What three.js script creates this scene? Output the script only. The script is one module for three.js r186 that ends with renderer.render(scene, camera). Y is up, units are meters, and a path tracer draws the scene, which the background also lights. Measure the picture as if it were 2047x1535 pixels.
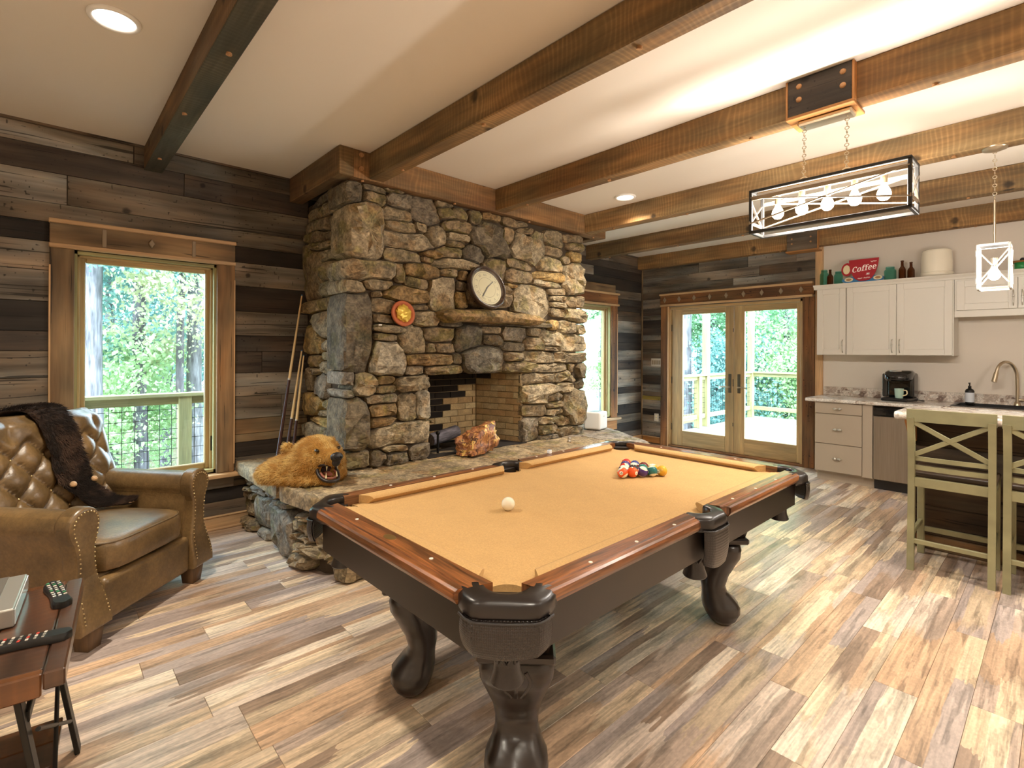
import * as THREE from 'three';
import { mergeGeometries, mergeVertices, toCreasedNormals } from 'three/addons/utils/BufferGeometryUtils.js';
import { RoundedBoxGeometry } from 'three/addons/geometries/RoundedBoxGeometry.js';
import { RectAreaLightUniformsLib } from 'three/addons/lights/RectAreaLightUniformsLib.js';
import { MarchingCubes } from 'three/addons/objects/MarchingCubes.js';
import { TextGeometry } from 'three/addons/geometries/TextGeometry.js';
import { FontLoader } from 'three/addons/loaders/FontLoader.js';

// ---------------------------------------------------------------- renderer, camera, sky, sun
const scene = new THREE.Scene();
const renderer = new THREE.WebGLRenderer({ antialias: true });
renderer.toneMapping = THREE.LinearToneMapping;
renderer.toneMappingExposure = 1.06;
renderer.shadowMap.enabled = true;
RectAreaLightUniformsLib.init();

const camera = new THREE.PerspectiveCamera(2 * Math.atan(767.5 / 1018) * 180 / Math.PI, 2047 / 1535, 0.05, 200);
camera.rotation.order = 'YXZ';
camera.position.set(0, 1.4235, 0);
camera.rotation.set(0, -0.7429, 0.0046);
camera.setViewOffset(2047, 1535, 0, 66, 2047, 1535);      // shift lens: verticals stay vertical
scene.add(camera);

scene.background = new THREE.Color(0.60, 0.84, 1.0);       // bright hazy sky above the woods
scene.backgroundIntensity = 14.0;
const sun = new THREE.DirectionalLight(0xfffaf2, 4);     // sun behind the house, lights the woods only
sun.position.set(-16, 30, 22); sun.target.position.set(4, 0, -6);
sun.castShadow = true; sun.shadow.radius = 4;
Object.assign(sun.shadow.camera, { left: -30, right: 30, top: 30, bottom: -30, near: 1, far: 90 });
scene.add(sun, sun.target);

const WARM = new THREE.Color(1.0, 0.90, 0.75), BULB = new THREE.Color(1.0, 0.94, 0.86);             // lamp colour
const CHANDELIER_CD = 1.7, CAN_CD = 27.0, PENDANT_CD = 2.6; // lamp intensities

// room: x along the fireplace wall, z towards the viewer
const ZW = -4.547, XW = 6.978, XL = -2.6, ZB = 2.6, CEIL = 2.9, HEARTH = 0.53;

// ---------------------------------------------------------------- helpers
let seed = 1234567;
const rnd = () => { seed = (Math.imul(seed, 1664525) + 1013904223) | 0; return (seed >>> 0) / 4294967296; };
const rr = (a, b) => a + (b - a) * rnd();
const reseed = (n) => { seed = n; };
const V = (x, y, z) => new THREE.Vector3(x, y, z);
const used = new Map();
function numbered(name) { const n = used.get(name) || 0; used.set(name, n + 1); return n ? name + '_' + String(n).padStart(3, '0') : name; }
function shadows(o) { o.castShadow = true; o.receiveShadow = true; return o; }
function part(name, geo, mat, parent) { const m = shadows(new THREE.Mesh(Array.isArray(geo) ? join(geo) : geo, mat)); m.name = name; parent.add(m); return m; }
function thing(name, label, category, pos = [0, 0, 0], turn = 0, group) {
  const o = new THREE.Group(); o.name = numbered(name); o.position.set(...pos); o.rotation.y = turn;
  o.userData = { label, category }; if (group) o.userData.group = group; scene.add(o); return o;
}
function single(name, geo, mat, label, category, group) {
  const m = part(numbered(name), geo, mat, scene); m.userData = { label, category }; if (group) m.userData.group = group; return m;
}
function struct(name, geo, mat) { const m = part(name, geo, mat, scene); m.userData = { kind: 'structure' }; return m; }
function structGroup(name) { const g = new THREE.Group(); g.name = name; g.userData = { kind: 'structure' }; scene.add(g); return g; }
function copy(o, pos, turn, label) { const c = o.clone(); c.name = numbered(o.name.replace(/_\d{3}$/, '')); c.userData = { ...o.userData }; if (label) c.userData.label = label; if (pos) c.position.set(...pos); if (turn !== undefined) c.rotation.y = turn; scene.add(c); return c; }

function join(list) {
  const out = list.map((g) => { const h = g.index ? g.toNonIndexed() : g; for (const k of Object.keys(h.attributes)) if (!['position', 'normal', 'uv'].includes(k)) h.deleteAttribute(k); if (!h.attributes.uv) h.setAttribute('uv', new THREE.BufferAttribute(new Float32Array(h.attributes.position.count * 2), 2)); h.morphAttributes = {}; return h; });
  return out.length === 1 ? out[0] : mergeGeometries(out);
}
// box projected texture coordinates in metres; u follows the grain axis
function uvm(geo, grain = 'x', ou = 0, ov = 0, k = 1) {
  const g = geo.index ? geo.toNonIndexed() : geo, p = g.attributes.position, uv = new Float32Array(p.count * 2), a = V(), b = V(), c = V(), n = V();
  const gi = 'xyz'.indexOf(grain);
  for (let i = 0; i < p.count; i += 3) {
    a.fromBufferAttribute(p, i); b.fromBufferAttribute(p, i + 1); c.fromBufferAttribute(p, i + 2);
    n.copy(b).sub(a).cross(c.clone().sub(a));
    const m = [Math.abs(n.x), Math.abs(n.y), Math.abs(n.z)], ax = m[0] > m[1] && m[0] > m[2] ? 0 : m[1] > m[2] ? 1 : 2;
    let u = gi, w = 3 - gi - ax;
    if (ax === gi) { u = (gi + 1) % 3; w = (gi + 2) % 3; }
    [a, b, c].forEach((q, j) => { const t = q.toArray(); uv[(i + j) * 2] = t[u] * k + ou; uv[(i + j) * 2 + 1] = t[w] * k + ov; });
  }
  g.setAttribute('uv', new THREE.BufferAttribute(uv, 2)); return g;
}
// chamfered box (44 triangles) between two corners
function box(x0, x1, y0, y1, z0, z1, bevel = 0, grain = 'x', ou, ov) {
  if (ou === undefined) { ou = rnd() * 3; ov = rnd() * 3; }
  const c = [(x0 + x1) / 2, (y0 + y1) / 2, (z0 + z1) / 2], h = [(x1 - x0) / 2, (y1 - y0) / 2, (z1 - z0) / 2];
  let g;
  if (!bevel) g = new THREE.BoxGeometry(h[0] * 2, h[1] * 2, h[2] * 2).toNonIndexed();
  else {
    const b = Math.min(bevel, h[0] * .9, h[1] * .9, h[2] * .9), pos = [];
    const tri = (...q) => { const [A, B, C] = q, n = V(...B).sub(V(...A)).cross(V(...C).sub(V(...A))), m = V(A[0] + B[0] + C[0], A[1] + B[1] + C[1], A[2] + B[2] + C[2]); const r = n.dot(m) < 0 ? [A, C, B] : q; for (const t of r) pos.push(...t); };
    const quad = (A, B, C, D) => { tri(A, B, C); tri(A, C, D); };
    const P = (s, k) => [0, 1, 2].map((i) => s[i] * (h[i] - (i === k ? 0 : b)));
    for (let k = 0; k < 3; k++) {
      const i = (k + 1) % 3, j = (k + 2) % 3;
      for (const s of [-1, 1]) {
        const v = (a, d) => { const t = []; t[k] = s; t[i] = a; t[j] = d; return P(t, k); };
        quad(v(-1, -1), v(1, -1), v(1, 1), v(-1, 1));
      }
      for (const a of [-1, 1]) for (const d of [-1, 1]) { const e = (w, o) => { const t = []; t[k] = w; t[i] = a; t[j] = d; return P(t, o); }; quad(e(-1, i), e(1, i), e(1, j), e(-1, j)); }
    }
    for (const a of [-1, 1]) for (const d of [-1, 1]) for (const e of [-1, 1]) tri(P([a, d, e], 0), P([a, d, e], 1), P([a, d, e], 2));
    g = new THREE.BufferGeometry(); g.setAttribute('position', new THREE.BufferAttribute(new Float32Array(pos), 3)); g.computeVertexNormals();
  }
  uvm(g, grain, ou, ov); g.translate(...c); return g;
}
function rbox(w, h, d, r, seg = 3) { return new RoundedBoxGeometry(w, h, d, seg, Math.min(r, w / 2.01, h / 2.01, d / 2.01)); }
// bar between two points with a rectangular section; up = direction of its height
function bar(p, q, w, h, bevel = 0, up = V(0, 1, 0)) {
  const d = q.clone().sub(p), L = d.length(); d.normalize();
  let s = up.clone().cross(d); if (s.length() < 1e-4) s = V(1, 0, 0); s.normalize();
  const u = d.clone().cross(s);
  const g = box(-w / 2, w / 2, -h / 2, h / 2, 0, L, bevel, 'z');
  g.applyMatrix4(new THREE.Matrix4().makeBasis(s, u, d).setPosition(p)); return g;
}
function rod(p, q, r0, r1 = r0, seg = 10) {
  const d = q.clone().sub(p), L = d.length(), g = new THREE.CylinderGeometry(r1, r0, L, seg);
  g.translate(0, L / 2, 0); g.applyQuaternion(new THREE.Quaternion().setFromUnitVectors(V(0, 1, 0), d.normalize())); g.translate(p.x, p.y, p.z); return g;
}
function tube(pts, r, seg = 24, rad = 8, closed = false) { return new THREE.TubeGeometry(new THREE.CatmullRomCurve3(pts, closed), seg, r, rad, closed); }
function lathe(pts, seg = 24) { return new THREE.LatheGeometry(pts.map((p) => new THREE.Vector2(p[0], p[1])), seg); }
function extrude(pts, depth, bevel = 0, bseg = 1) {
  const s = pts.isShape ? pts : new THREE.Shape(pts.map((p) => new THREE.Vector2(p[0], p[1])));
  return new THREE.ExtrudeGeometry(s, { depth, bevelEnabled: bevel > 0, bevelSize: bevel, bevelThickness: bevel, bevelOffset: -bevel, bevelSegments: bseg, curveSegments: 16 });
}
// rings of equal length -> closed smooth surface
function loft(rings, capA = true, capB = true, closedRing = true) {
  const n = rings[0].length, pos = [], idx = [];
  rings.forEach((r) => r.forEach((p) => pos.push(p.x, p.y, p.z)));
  for (let i = 0; i < rings.length - 1; i++) for (let j = 0; j < (closedRing ? n : n - 1); j++) {
    const a = i * n + j, b = i * n + (j + 1) % n, c = a + n, d = b + n; idx.push(a, b, d, a, d, c);
  }
  const cap = (k, flip) => { const c = V(); rings[k].forEach((p) => c.add(p)); c.multiplyScalar(1 / n); const ci = pos.length / 3; pos.push(c.x, c.y, c.z); for (let j = 0; j < n; j++) { const a = k * n + j, b = k * n + (j + 1) % n; flip ? idx.push(ci, b, a) : idx.push(ci, a, b); } };
  if (capA) cap(0, true); if (capB) cap(rings.length - 1, false);
  const g = new THREE.BufferGeometry(); g.setAttribute('position', new THREE.BufferAttribute(new Float32Array(pos), 3)); g.setIndex(idx); g.computeVertexNormals();
  // make sure the surface faces outwards
  const ctr = V(); rings.flat().forEach((p) => ctr.add(p)); ctr.multiplyScalar(1 / (rings.length * n));
  let s = 0; const P = g.attributes.position, A = V(), B = V(), C = V();
  for (let i = 0; i < idx.length; i += 3) { A.fromBufferAttribute(P, idx[i]); B.fromBufferAttribute(P, idx[i + 1]); C.fromBufferAttribute(P, idx[i + 2]); s += A.clone().sub(ctr).dot(B.clone().sub(A).cross(C.clone().sub(A))); }
  if (s < 0) { for (let i = 0; i < idx.length; i += 3) { const t = idx[i]; idx[i] = idx[i + 1]; idx[i + 1] = t; } g.setIndex(idx); g.computeVertexNormals(); }
  return g;
}
function place(g, pos = [0, 0, 0], rot = [0, 0, 0], order = 'XYZ') { g.applyMatrix4(new THREE.Matrix4().compose(V(...pos), new THREE.Quaternion().setFromEuler(new THREE.Euler(...rot, order)), V(1, 1, 1))); return g; }
function crease(g, a = .6) { return toCreasedNormals(g, a); }

// ---------------------------------------------------------------- noise and textures
const hash = (x, y, s) => { let h = Math.imul(x | 0, 374761393) ^ Math.imul(y | 0, 668265263) ^ Math.imul(s | 0, 2246822519); h = Math.imul(h ^ (h >>> 13), 1274126177); return ((h ^ (h >>> 16)) >>> 0) / 4294967296; };
function pn(x, y, px, py, s) {                       // value noise, periodic in px, py cells
  const xi = Math.floor(x), yi = Math.floor(y), fx = x - xi, fy = y - yi, u = fx * fx * (3 - 2 * fx), v = fy * fy * (3 - 2 * fy), m = (a, b) => ((a % b) + b) % b;
  const x0 = m(xi, px), x1 = m(xi + 1, px), y0 = m(yi, py), y1 = m(yi + 1, py);
  const a = hash(x0, y0, s), b = hash(x1, y0, s), c = hash(x0, y1, s), d = hash(x1, y1, s);
  return a + (b - a) * u + (c - a) * v + (a - b - c + d) * u * v;
}
function fbm(u, v, fx, fy, s, oct = 4) { let t = 0, a = .5, n = 0; for (let i = 0; i < oct; i++) { t += a * pn(u * fx, v * fy, fx, fy, s + i * 17); n += a; a *= .5; fx *= 2; fy *= 2; } return t / n; }
function n3(x, y, z, s = 0) {                        // value noise in space
  const xi = Math.floor(x), yi = Math.floor(y), zi = Math.floor(z), f = (t) => t * t * (3 - 2 * t), u = f(x - xi), v = f(y - yi), w = f(z - zi);
  const h = (a, b, c) => hash(xi + a, yi + b, s + (zi + c) * 131), L = (a, b, t) => a + (b - a) * t;
  return L(L(L(h(0, 0, 0), h(1, 0, 0), u), L(h(0, 1, 0), h(1, 1, 0), u), v), L(L(h(0, 0, 1), h(1, 0, 1), u), L(h(0, 1, 1), h(1, 1, 1), u), v), w);
}
const f3 = (x, y, z, s = 0) => n3(x, y, z, s) * .55 + n3(x * 2.1, y * 2.1, z * 2.1, s + 5) * .3 + n3(x * 4.3, y * 4.3, z * 4.3, s + 9) * .15;
function tex(w, h, fn, metresU, metresV, srgb = true) {
  const d = new Uint8Array(w * h * 4);
  for (let j = 0; j < h; j++) for (let i = 0; i < w; i++) { const c = fn(i / w, j / h), k = (j * w + i) * 4; for (let q = 0; q < 3; q++) d[k + q] = Math.max(0, Math.min(255, (c.length ? c[q] : c) * 255)); d[k + 3] = 255; }
  const t = new THREE.DataTexture(d, w, h); t.wrapS = t.wrapT = THREE.RepeatWrapping; t.magFilter = THREE.LinearFilter; t.minFilter = THREE.LinearMipmapLinearFilter; t.generateMipmaps = true;
  if (srgb) t.colorSpace = THREE.SRGBColorSpace; if (metresU) t.repeat.set(1 / metresU, 1 / metresV); t.needsUpdate = true; return t;
}
const mixc = (a, b, t) => a.map((x, i) => x + (b[i] - x) * t);
const clamp = (x, a = 0, b = 1) => Math.max(a, Math.min(b, x));
const sstep = (a, b, x) => { const t = clamp((x - a) / (b - a)); return t * t * (3 - 2 * t); };
function std(color, rough = .7, extra = {}) { return new THREE.MeshStandardMaterial({ color, roughness: rough, metalness: 0, ...extra }); }
function phys(color, rough = .5, extra = {}) { return new THREE.MeshPhysicalMaterial({ color, roughness: rough, metalness: 0, ...extra }); }
// ---------------------------------------------------------------- materials
function woodFn(o) {   // streaky wood; values multiply the material colour
  return (u, v) => {
    const warp = (fbm(u, v, 3, 4, o.s, 3) - .5) * (o.warp ?? .05);
    let g = fbm(u, v + warp, o.fx ?? 4, o.fy ?? 60, o.s + 3, 4);
    const fine = fbm(u, v + warp, (o.fx ?? 4) * 6, (o.fy ?? 60) * 4, o.s + 9, 2);
    const patch = fbm(u, v, o.px ?? 3, o.py ?? 5, o.s + 21, 3);
    let t = 1 + (g - .5) * (o.g ?? .9) + (fine - .5) * (o.f ?? .5) + (patch - .5) * (o.p ?? .7);
    for (const [ku, kv, kr] of o.knots || []) { let du = Math.abs(u - ku); du = Math.min(du, 1 - du); let dv = Math.abs(v - kv); dv = Math.min(dv, 1 - dv); const d = Math.hypot(du * o.ku, dv * o.kv) / kr; if (d < 1.6) t *= 1 - .5 * (1 - sstep(.5, 1.6, d + (fbm(u, v, 60, 60, 77, 2) - .5) * .5)); }
    if (o.saw) { const sm = Math.pow(.5 + .5 * Math.sin((u * o.saw + fbm(u, v, 6, 2, o.s + 40, 3) * 7) * 6.283), 3) * fbm(u, v, 14, 8, o.s + 43, 2) * 1.6; t *= 1 + (sm - .5) * (o.sawAmt ?? .16) * (.4 + 1.2 * patch); }
    if (o.crack) { const c = fbm(u, v + warp, 4, 90, o.s + 60, 2); t *= 1 - .45 * sstep(.76, .82, c); }
    if (o.speck) { const c = fbm(u, v, 120, 60, o.s + 80, 1); t *= 1 - .5 * sstep(.9, .97, c); }
    t = clamp(t, .12, 1.7);
    const hue = fbm(u, v, 5, 9, o.s + 90, 3) - .5;
    const base = o.base ?? [.62, .62, .62];
    return [base[0] * t * (1 + hue * (o.hue ?? .15)), base[1] * t, base[2] * t * (1 - hue * (o.hue ?? .15))];
  };
}
const T = {};
T.barn = tex(1024, 512, woodFn({ s: 11, fx: 3, fy: 28, g: .5, f: .12, p: .7, base: [.72, .72, .72], px: 4, py: 6, crack: 1, speck: 1, hue: .22, ku: 2, kv: 1, knots: [[.21, .3, .02], [.7, .66, .022], [.48, .85, .015]] }), 2.0, 1.0);
T.barn2 = tex(1024, 512, woodFn({ s: 31, fx: 3, fy: 26, g: .5, f: .1, p: .8, base: [.72, .72, .72], px: 5, py: 5, crack: 1, hue: .2, ku: 2, kv: 1, knots: [[.6, .2, .025], [.15, .75, .02]] }), 2.0, 1.0);
T.beam = tex(1024, 512, woodFn({ s: 51, fx: 3, fy: 20, g: .55, f: .12, p: .8, base: [.74, .74, .74], px: 4, py: 4, saw: 70, sawAmt: .13, slant: 2, hue: .18, ku: 2, kv: 1, knots: [[.13, .42, .03], [.42, .2, .025], [.63, .8, .03], [.86, .5, .028]] }), 2.0, 1.0);
T.beamBump = tex(1024, 512, (u, v) => { const s = .5 + .5 * Math.sin((u * 70 + fbm(u, v, 6, 2, 91, 3) * 7) * 6.283); return .5 + (s - .5) * .16 * fbm(u, v, 4, 4, 71, 3) + (fbm(u, v, 4, 60, 55, 4) - .5) * .7; }, 2.0, 1.0, false);
T.barnBump = tex(1024, 512, (u, v) => .5 + (fbm(u, v, 3, 60, 14, 4) - .5) * .9, 2.0, 1.0, false);
T.pine = tex(512, 512, woodFn({ s: 71, fx: 2, fy: 16, g: .28, f: .16, p: .2, base: [.8, .8, .8], hue: .08 }), 1.5, .5);
T.mahog = tex(1024, 256, woodFn({ s: 81, fx: 5, fy: 34, g: 1.0, f: .5, p: .35, warp: .09, base: [.62, .62, .62], hue: .1 }), 1.6, .4);
T.plain = tex(256, 256, (u, v) => { const t = .86 + (fbm(u, v, 6, 6, 3, 4) - .5) * .2; return [t, t, t]; }, .6, .6);
const stoneFn = (s, o) => (u, v) => {
  const a = fbm(u, v, 4, 4, s, 5), b = fbm(u, v, 22, 22, s + 4, 4), c = fbm(u, v, 70, 70, s + 8, 2), vein = Math.abs(fbm(u, v, 5, 5, s + 12, 3) - .5);
  let t = .70 + (a - .5) * .42 + (b - .5) * .5 + (c - .5) * .3;
  t += .22 * (1 - sstep(0, .03, vein)) * fbm(u, v, 6, 6, s + 15, 2);
  const moss = sstep(.55, .7, fbm(u, v, 5, 5, s + 19, 4)) * o.moss, rust = sstep(.55, .72, fbm(u, v, 6, 6, s + 23, 4)) * o.rust, lich = sstep(.66, .74, fbm(u, v, 30, 30, s + 27, 3)) * o.lichen;
  let col = [t, t * .985, t * .96]; col = mixc(col, [t * .78, t * .8, t * .5], moss); col = mixc(col, [t * 1.05, t * .82, t * .55], rust); col = mixc(col, [.9, .88, .82], lich * .6); return col;
};
T.stoneA = tex(1024, 1024, stoneFn(101, { moss: .4, rust: .32, lichen: .5 }), .8, .8);
T.stoneB = tex(1024, 1024, stoneFn(131, { moss: .6, rust: .2, lichen: .9 }), .8, .8);
T.stoneBump = tex(1024, 1024, (u, v) => { const l = Math.abs(fbm(u, v, 6, 18, 160, 3) - .5); return fbm(u, v, 8, 14, 151, 6) * .85 + .15 * sstep(0, .06, l); }, .8, .8, false);
T.leather = tex(512, 512, (u, v) => { const t = .78 + (fbm(u, v, 4, 4, 201, 4) - .5) * .5 + (fbm(u, v, 60, 60, 204, 2) - .5) * .14; return [t, t, t]; }, .5, .5);
T.leatherBump = tex(512, 512, (u, v) => fbm(u, v, 70, 70, 211, 3), .4, .4, false);
T.felt = tex(512, 512, (u, v) => { const t = .9 + (fbm(u, v, 160, 160, 221, 1) - .5) * .08 + (fbm(u, v, 5, 5, 223, 3) - .5) * .05; return [t, t, t]; }, .5, .5);
T.granite = tex(1024, 1024, (u, v) => {
  const a = fbm(u, v, 5, 5, 231, 5), b = fbm(u, v, 18, 18, 237, 4), c = fbm(u, v, 90, 90, 241, 2), d = fbm(u, v, 9, 9, 247, 4);
  let col = mixc([.90, .86, .81], [.78, .71, .65], sstep(.45, .62, b)); col = mixc(col, [.52, .44, .40], sstep(.58, .68, d) * sstep(.45, .6, b)); col = mixc(col, [.93, .91, .88], sstep(.55, .7, a)); const k = .9 + (c - .5) * .3; return col.map((x) => x * k);
}, .7, .7);
T.fur = tex(512, 512, (u, v) => { const t = .75 + (fbm(u, v, 14, 90, 251, 3) - .5) * .6; return [t, t * .98, t * .9]; }, .3, .3);
T.brick = tex(512, 512, (u, v) => { const t = .82 + (fbm(u, v, 8, 8, 261, 4) - .5) * .22 + (fbm(u, v, 80, 80, 266, 2) - .5) * .16; return [t, t * .98, t * .94]; }, .5, .5);
T.brushed = tex(512, 256, (u, v) => { const t = .82 + (fbm(u, v, 2, 200, 271, 2) - .5) * .16; return [t, t, t]; }, .5, .5);
T.bark = tex(256, 512, (u, v) => { const t = .7 + (fbm(u, v, 14, 6, 281, 4) - .5) * .6; return [t, t, t]; }, .6, 1.2);

// the vinyl floor: a sheet of printed board faces, 14 boards of 1.22 m x 0.15 m below each other
const FLOORN = 13, FLOORLEN = 1.22, FLOORW = .15;
T.floor = (() => {
  reseed(424242);
  const W = 2048, H = FLOORN * 150, d = new Uint8Array(W * H * 4);
  const pal = [[.85, .76, .64], [.78, .68, .56], [.70, .58, .47], [.67, .59, .53], [.77, .70, .64], [.57, .48, .41], [.84, .78, .70], [.71, .63, .53], [.64, .58, .55], [.74, .61, .49]];
  for (let b = 0; b < FLOORN; b++) {
    // strips within the board: each strip has its own run of tones along its length
    const cuts = [0]; while (cuts[cuts.length - 1] < .999) { const w = rr(.2, .62); const n = cuts[cuts.length - 1] + w; cuts.push(n > .86 ? 1 : n); }
    const strips = cuts.slice(0, -1).map((c, i) => { const runs = []; let x = -rr(0, .4); let prev = -1; while (x < 1) { const l = rr(.18, .8); let t; do t = Math.floor(rnd() * pal.length); while (t === prev); prev = t; runs.push([x, x + l, t, rnd() < .5]); x += l; } return { v0: c, v1: cuts[i + 1], runs, s: Math.floor(rnd() * 900) }; });
    const mean = pal[Math.floor(rnd() * pal.length)];
    for (let j = 0; j < 150; j++) for (let i = 0; i < W; i++) {
      const u = i / W, v = j / 150, vw = v + (fbm(u, v, 7, 2, b + 300, 3) - .5) * .10;
      const st = strips.find((q) => vw < q.v1) || strips[strips.length - 1];
      const uw = u + (fbm(u, v, 9, 9, b + 340, 3) - .5) * .2;
      let ri = st.runs.findIndex((q) => uw < q[1]); if (ri < 0) ri = st.runs.length - 1;
      let c = mixc(pal[st.runs[ri][2]], mean, .1);
      const nx = st.runs[ri + 1]; if (nx && st.runs[ri][3]) { const q = sstep(st.runs[ri][1] - .12, st.runs[ri][1], uw); c = mixc(c, mixc(pal[nx[2]], mean, .3), q); }
      const grain = (fbm(u, v, 10, 22, b * 7 + 400, 4) - .5) * .24 + (fbm(u, v, 90, 24, b + 500, 2) - .5) * .16 + (fbm(u, v, 3, 3, b + 600, 2) - .5) * .22;
      const streak = sstep(.6, .66, fbm(u, v + (fbm(u, v, 8, 4, b + 810, 2) - .5) * .2, 5, 7, b + 800, 3)) * .13; const ring = streak + sstep(.54, .66, fbm(u + (fbm(u, v, 6, 6, b + 720, 2) - .5) * .06, v, 4, 14, b + 700, 4)) * .12;
      const k = (1.06 + grain - ring), q = ((b * 150 + j) * W + i) * 4;
      for (let m = 0; m < 3; m++) d[q + m] = Math.max(0, Math.min(255, c[m] * k * 255)); d[q + 3] = 255;
    }
  }
  const t = new THREE.DataTexture(d, W, H); t.wrapS = t.wrapT = THREE.RepeatWrapping; t.magFilter = THREE.LinearFilter; t.minFilter = THREE.LinearMipmapLinearFilter; t.generateMipmaps = true; t.colorSpace = THREE.SRGBColorSpace; t.needsUpdate = true; return t;
})();

const M = {};
const barnMat = (c, map = T.barn, r = .82) => std(c, r, { map, bumpMap: T.barnBump, bumpScale: .0025 });
M.plank = [barnMat('#64564a'), barnMat('#86705a', T.barn2), barnMat('#a2845f', T.barn2), barnMat('#ab9c8a'), barnMat('#c8bcab'), barnMat('#b89c45'), barnMat('#443930', T.barn2), barnMat('#958673')];
M.beam = [['#b98d58'], ['#a58254'], ['#c39a64'], ['#94724a']].map(([c]) => std(c, .8, { map: T.beam, bumpMap: T.beamBump, bumpScale: .003 }));
M.beamTeal = std('#6d6a58', .8, { map: T.beam, bumpMap: T.beamBump, bumpScale: .003 });
M.frameBeam = std('#b98a58', .8, { map: T.beam, bumpMap: T.beamBump, bumpScale: .003 });
M.peg = std('#d9a06a', .6, { map: T.pine });
M.casing = std('#a9845a', .75, { map: T.barn2, bumpMap: T.barnBump, bumpScale: .002 });
M.casingRed = std('#a87040', .75, { map: T.barn, bumpMap: T.barnBump, bumpScale: .002 });
M.pine = std('#f4c692', .55, { map: T.pine });
M.pineDoor = std('#d9b57e', .5, { map: T.pine });
M.pineFrame = std('#c9aa72', .5, { map: T.pine });
M.treated = std('#c6bd84', .75, { map: T.pine });
M.deck = std('#a29d92', .7, { map: T.pine });
M.glass = phys('#ffffff', 0, { transmission: 1, thickness: 0, ior: 1.45, specularIntensity: .6 });
M.ceiling = std('#e6ddd0', .9);
M.drywall = std('#ddd2c4', .9);
M.mortar = std('#463a2c', .95);
const stoneTones = ['#c4b292', '#ad997a', '#d2c1a2', '#938670', '#b4976a', '#d9ccb3', '#a69985', '#c8a86e', '#b3a99a', '#8b8170'];
M.stone = stoneTones.map((c, i) => std(c, .88, { map: i % 3 === 1 ? T.stoneB : T.stoneA, bumpMap: T.stoneBump, bumpScale: .02 }));
M.slab = std('#d0b994', .85, { map: T.stoneA, bumpMap: T.stoneBump, bumpScale: .008 });
M.slabGrey = std('#c2b5a6', .85, { map: T.stoneB, bumpMap: T.stoneBump, bumpScale: .01 });
M.firebrick = [std('#d8bd8e', .85, { map: T.brick }), std('#cfae7e', .85, { map: T.brick }), std('#dcc79c', .85, { map: T.brick })];
M.sootbrick = std('#2a211a', .95, { map: T.brick });
M.iron = std('#1c1a19', .6, { metalness: .6 });
M.leather = phys('#8f7148', .36, { map: T.leather, bumpMap: T.leatherBump, bumpScale: .0006, clearcoat: .15, clearcoatRoughness: .35 });
M.leatherLeg = std('#7a5b3c', .5, { map: T.pine });
M.nail = std('#c9b183', .3, { metalness: .9 });
M.fur = std('#c79240', .95, { map: T.fur });
M.pelt = std('#3a2820', .95, { map: T.fur });
M.felt = std('#d8ad70', .95, { map: T.felt });
M.rail = phys('#c07844', .35, { map: T.mahog, clearcoat: .5, clearcoatRoughness: .12 });
M.cabinetDark = phys('#261c14', .38, { clearcoat: .25, clearcoatRoughness: .3, map: T.plain });
M.legDark = phys('#1f150f', .32, { clearcoat: .4, clearcoatRoughness: .2 });
M.pocket = phys('#2a2220', .34, { map: T.leather, bumpMap: T.leatherBump, bumpScale: .0004, clearcoat: .3, clearcoatRoughness: .25 });
M.sight = std('#efe6d6', .35);
M.brass = std('#b79a63', .35, { metalness: .9 });
M.silver = std('#c9c5bd', .3, { metalness: .9 });
M.nickel = std('#c8b9a0', .32, { metalness: .95 });
M.pewter = std('#6d6456', .4, { metalness: .8 });
M.blackMetal = std('#26231f', .45, { metalness: .5 });
M.lampSilver = std('#bdb7ad', .35, { metalness: .75 });
M.lampDark = std('#33312f', .5, { metalness: .3 });
M.lampBrown = std('#8f7d65', .6);
M.bulb = std('#fff6e6', .3, { emissive: new THREE.Color(1, .93, .82), emissiveIntensity: 6 });
M.canDisc = std('#fffaf0', .5, { emissive: new THREE.Color(1, .95, .86), emissiveIntensity: 5 });
M.white = std('#f0eeea', .45);
M.cabinet = std('#d9d3c8', .5);
M.cabinetLow = std('#a89a88', .5);
M.granite = phys('#ffffff', .25, { map: T.granite, clearcoat: .3, clearcoatRoughness: .15 });
M.steel = std('#c2b5a4', .32, { metalness: .85, map: T.brushed });
M.black = std('#161514', .35);
M.blackGloss = phys('#0f0f10', .15, { clearcoat: .6 });
M.sage = std('#a9a47c', .5, { map: T.plain });
M.seatWood = std('#4a3826', .45, { map: T.pine });
M.islandPanel = std('#5d4a36', .9, { map: T.barn2, bumpMap: T.barnBump, bumpScale: .004 });
M.orangeWood = std('#d08e4a', .6, { map: T.pine });
M.crock = phys('#efe6d2', .22, { clearcoat: .5 });
M.aqua = phys('#d4f0ec', .04, { transmission: 1, thickness: 0, ior: 1.3 });
M.amber = phys('#7a3d12', .08, { transmission: .75, thickness: .02, ior: 1.45, attenuationColor: new THREE.Color(.6, .25, .05), attenuationDistance: .05 });
M.red = std('#a92128', .45);
M.blue = std('#3f7fae', .5);
M.cream = std('#e9d9b0', .5);
M.switch = std('#c9beb0', .5);
M.floor = phys('#ffffff', .42, { map: T.floor, clearcoat: .5, clearcoatRoughness: .28 });
M.trunk = [std('#a9a6ac', .95, { map: T.bark }), std('#a6a3ac', .95, { map: T.bark }), std('#8f8890', .95, { map: T.bark })];
M.leaf = ['#8ab48c', '#b0cc98', '#84b0a6', '#c4c8a0', '#8cb8b8'].map((c) => phys(c, .85, { transmission: .4, thickness: 0, side: THREE.DoubleSide }));
M.ground = std('#8f8660', .95, { map: T.stoneB });
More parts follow.
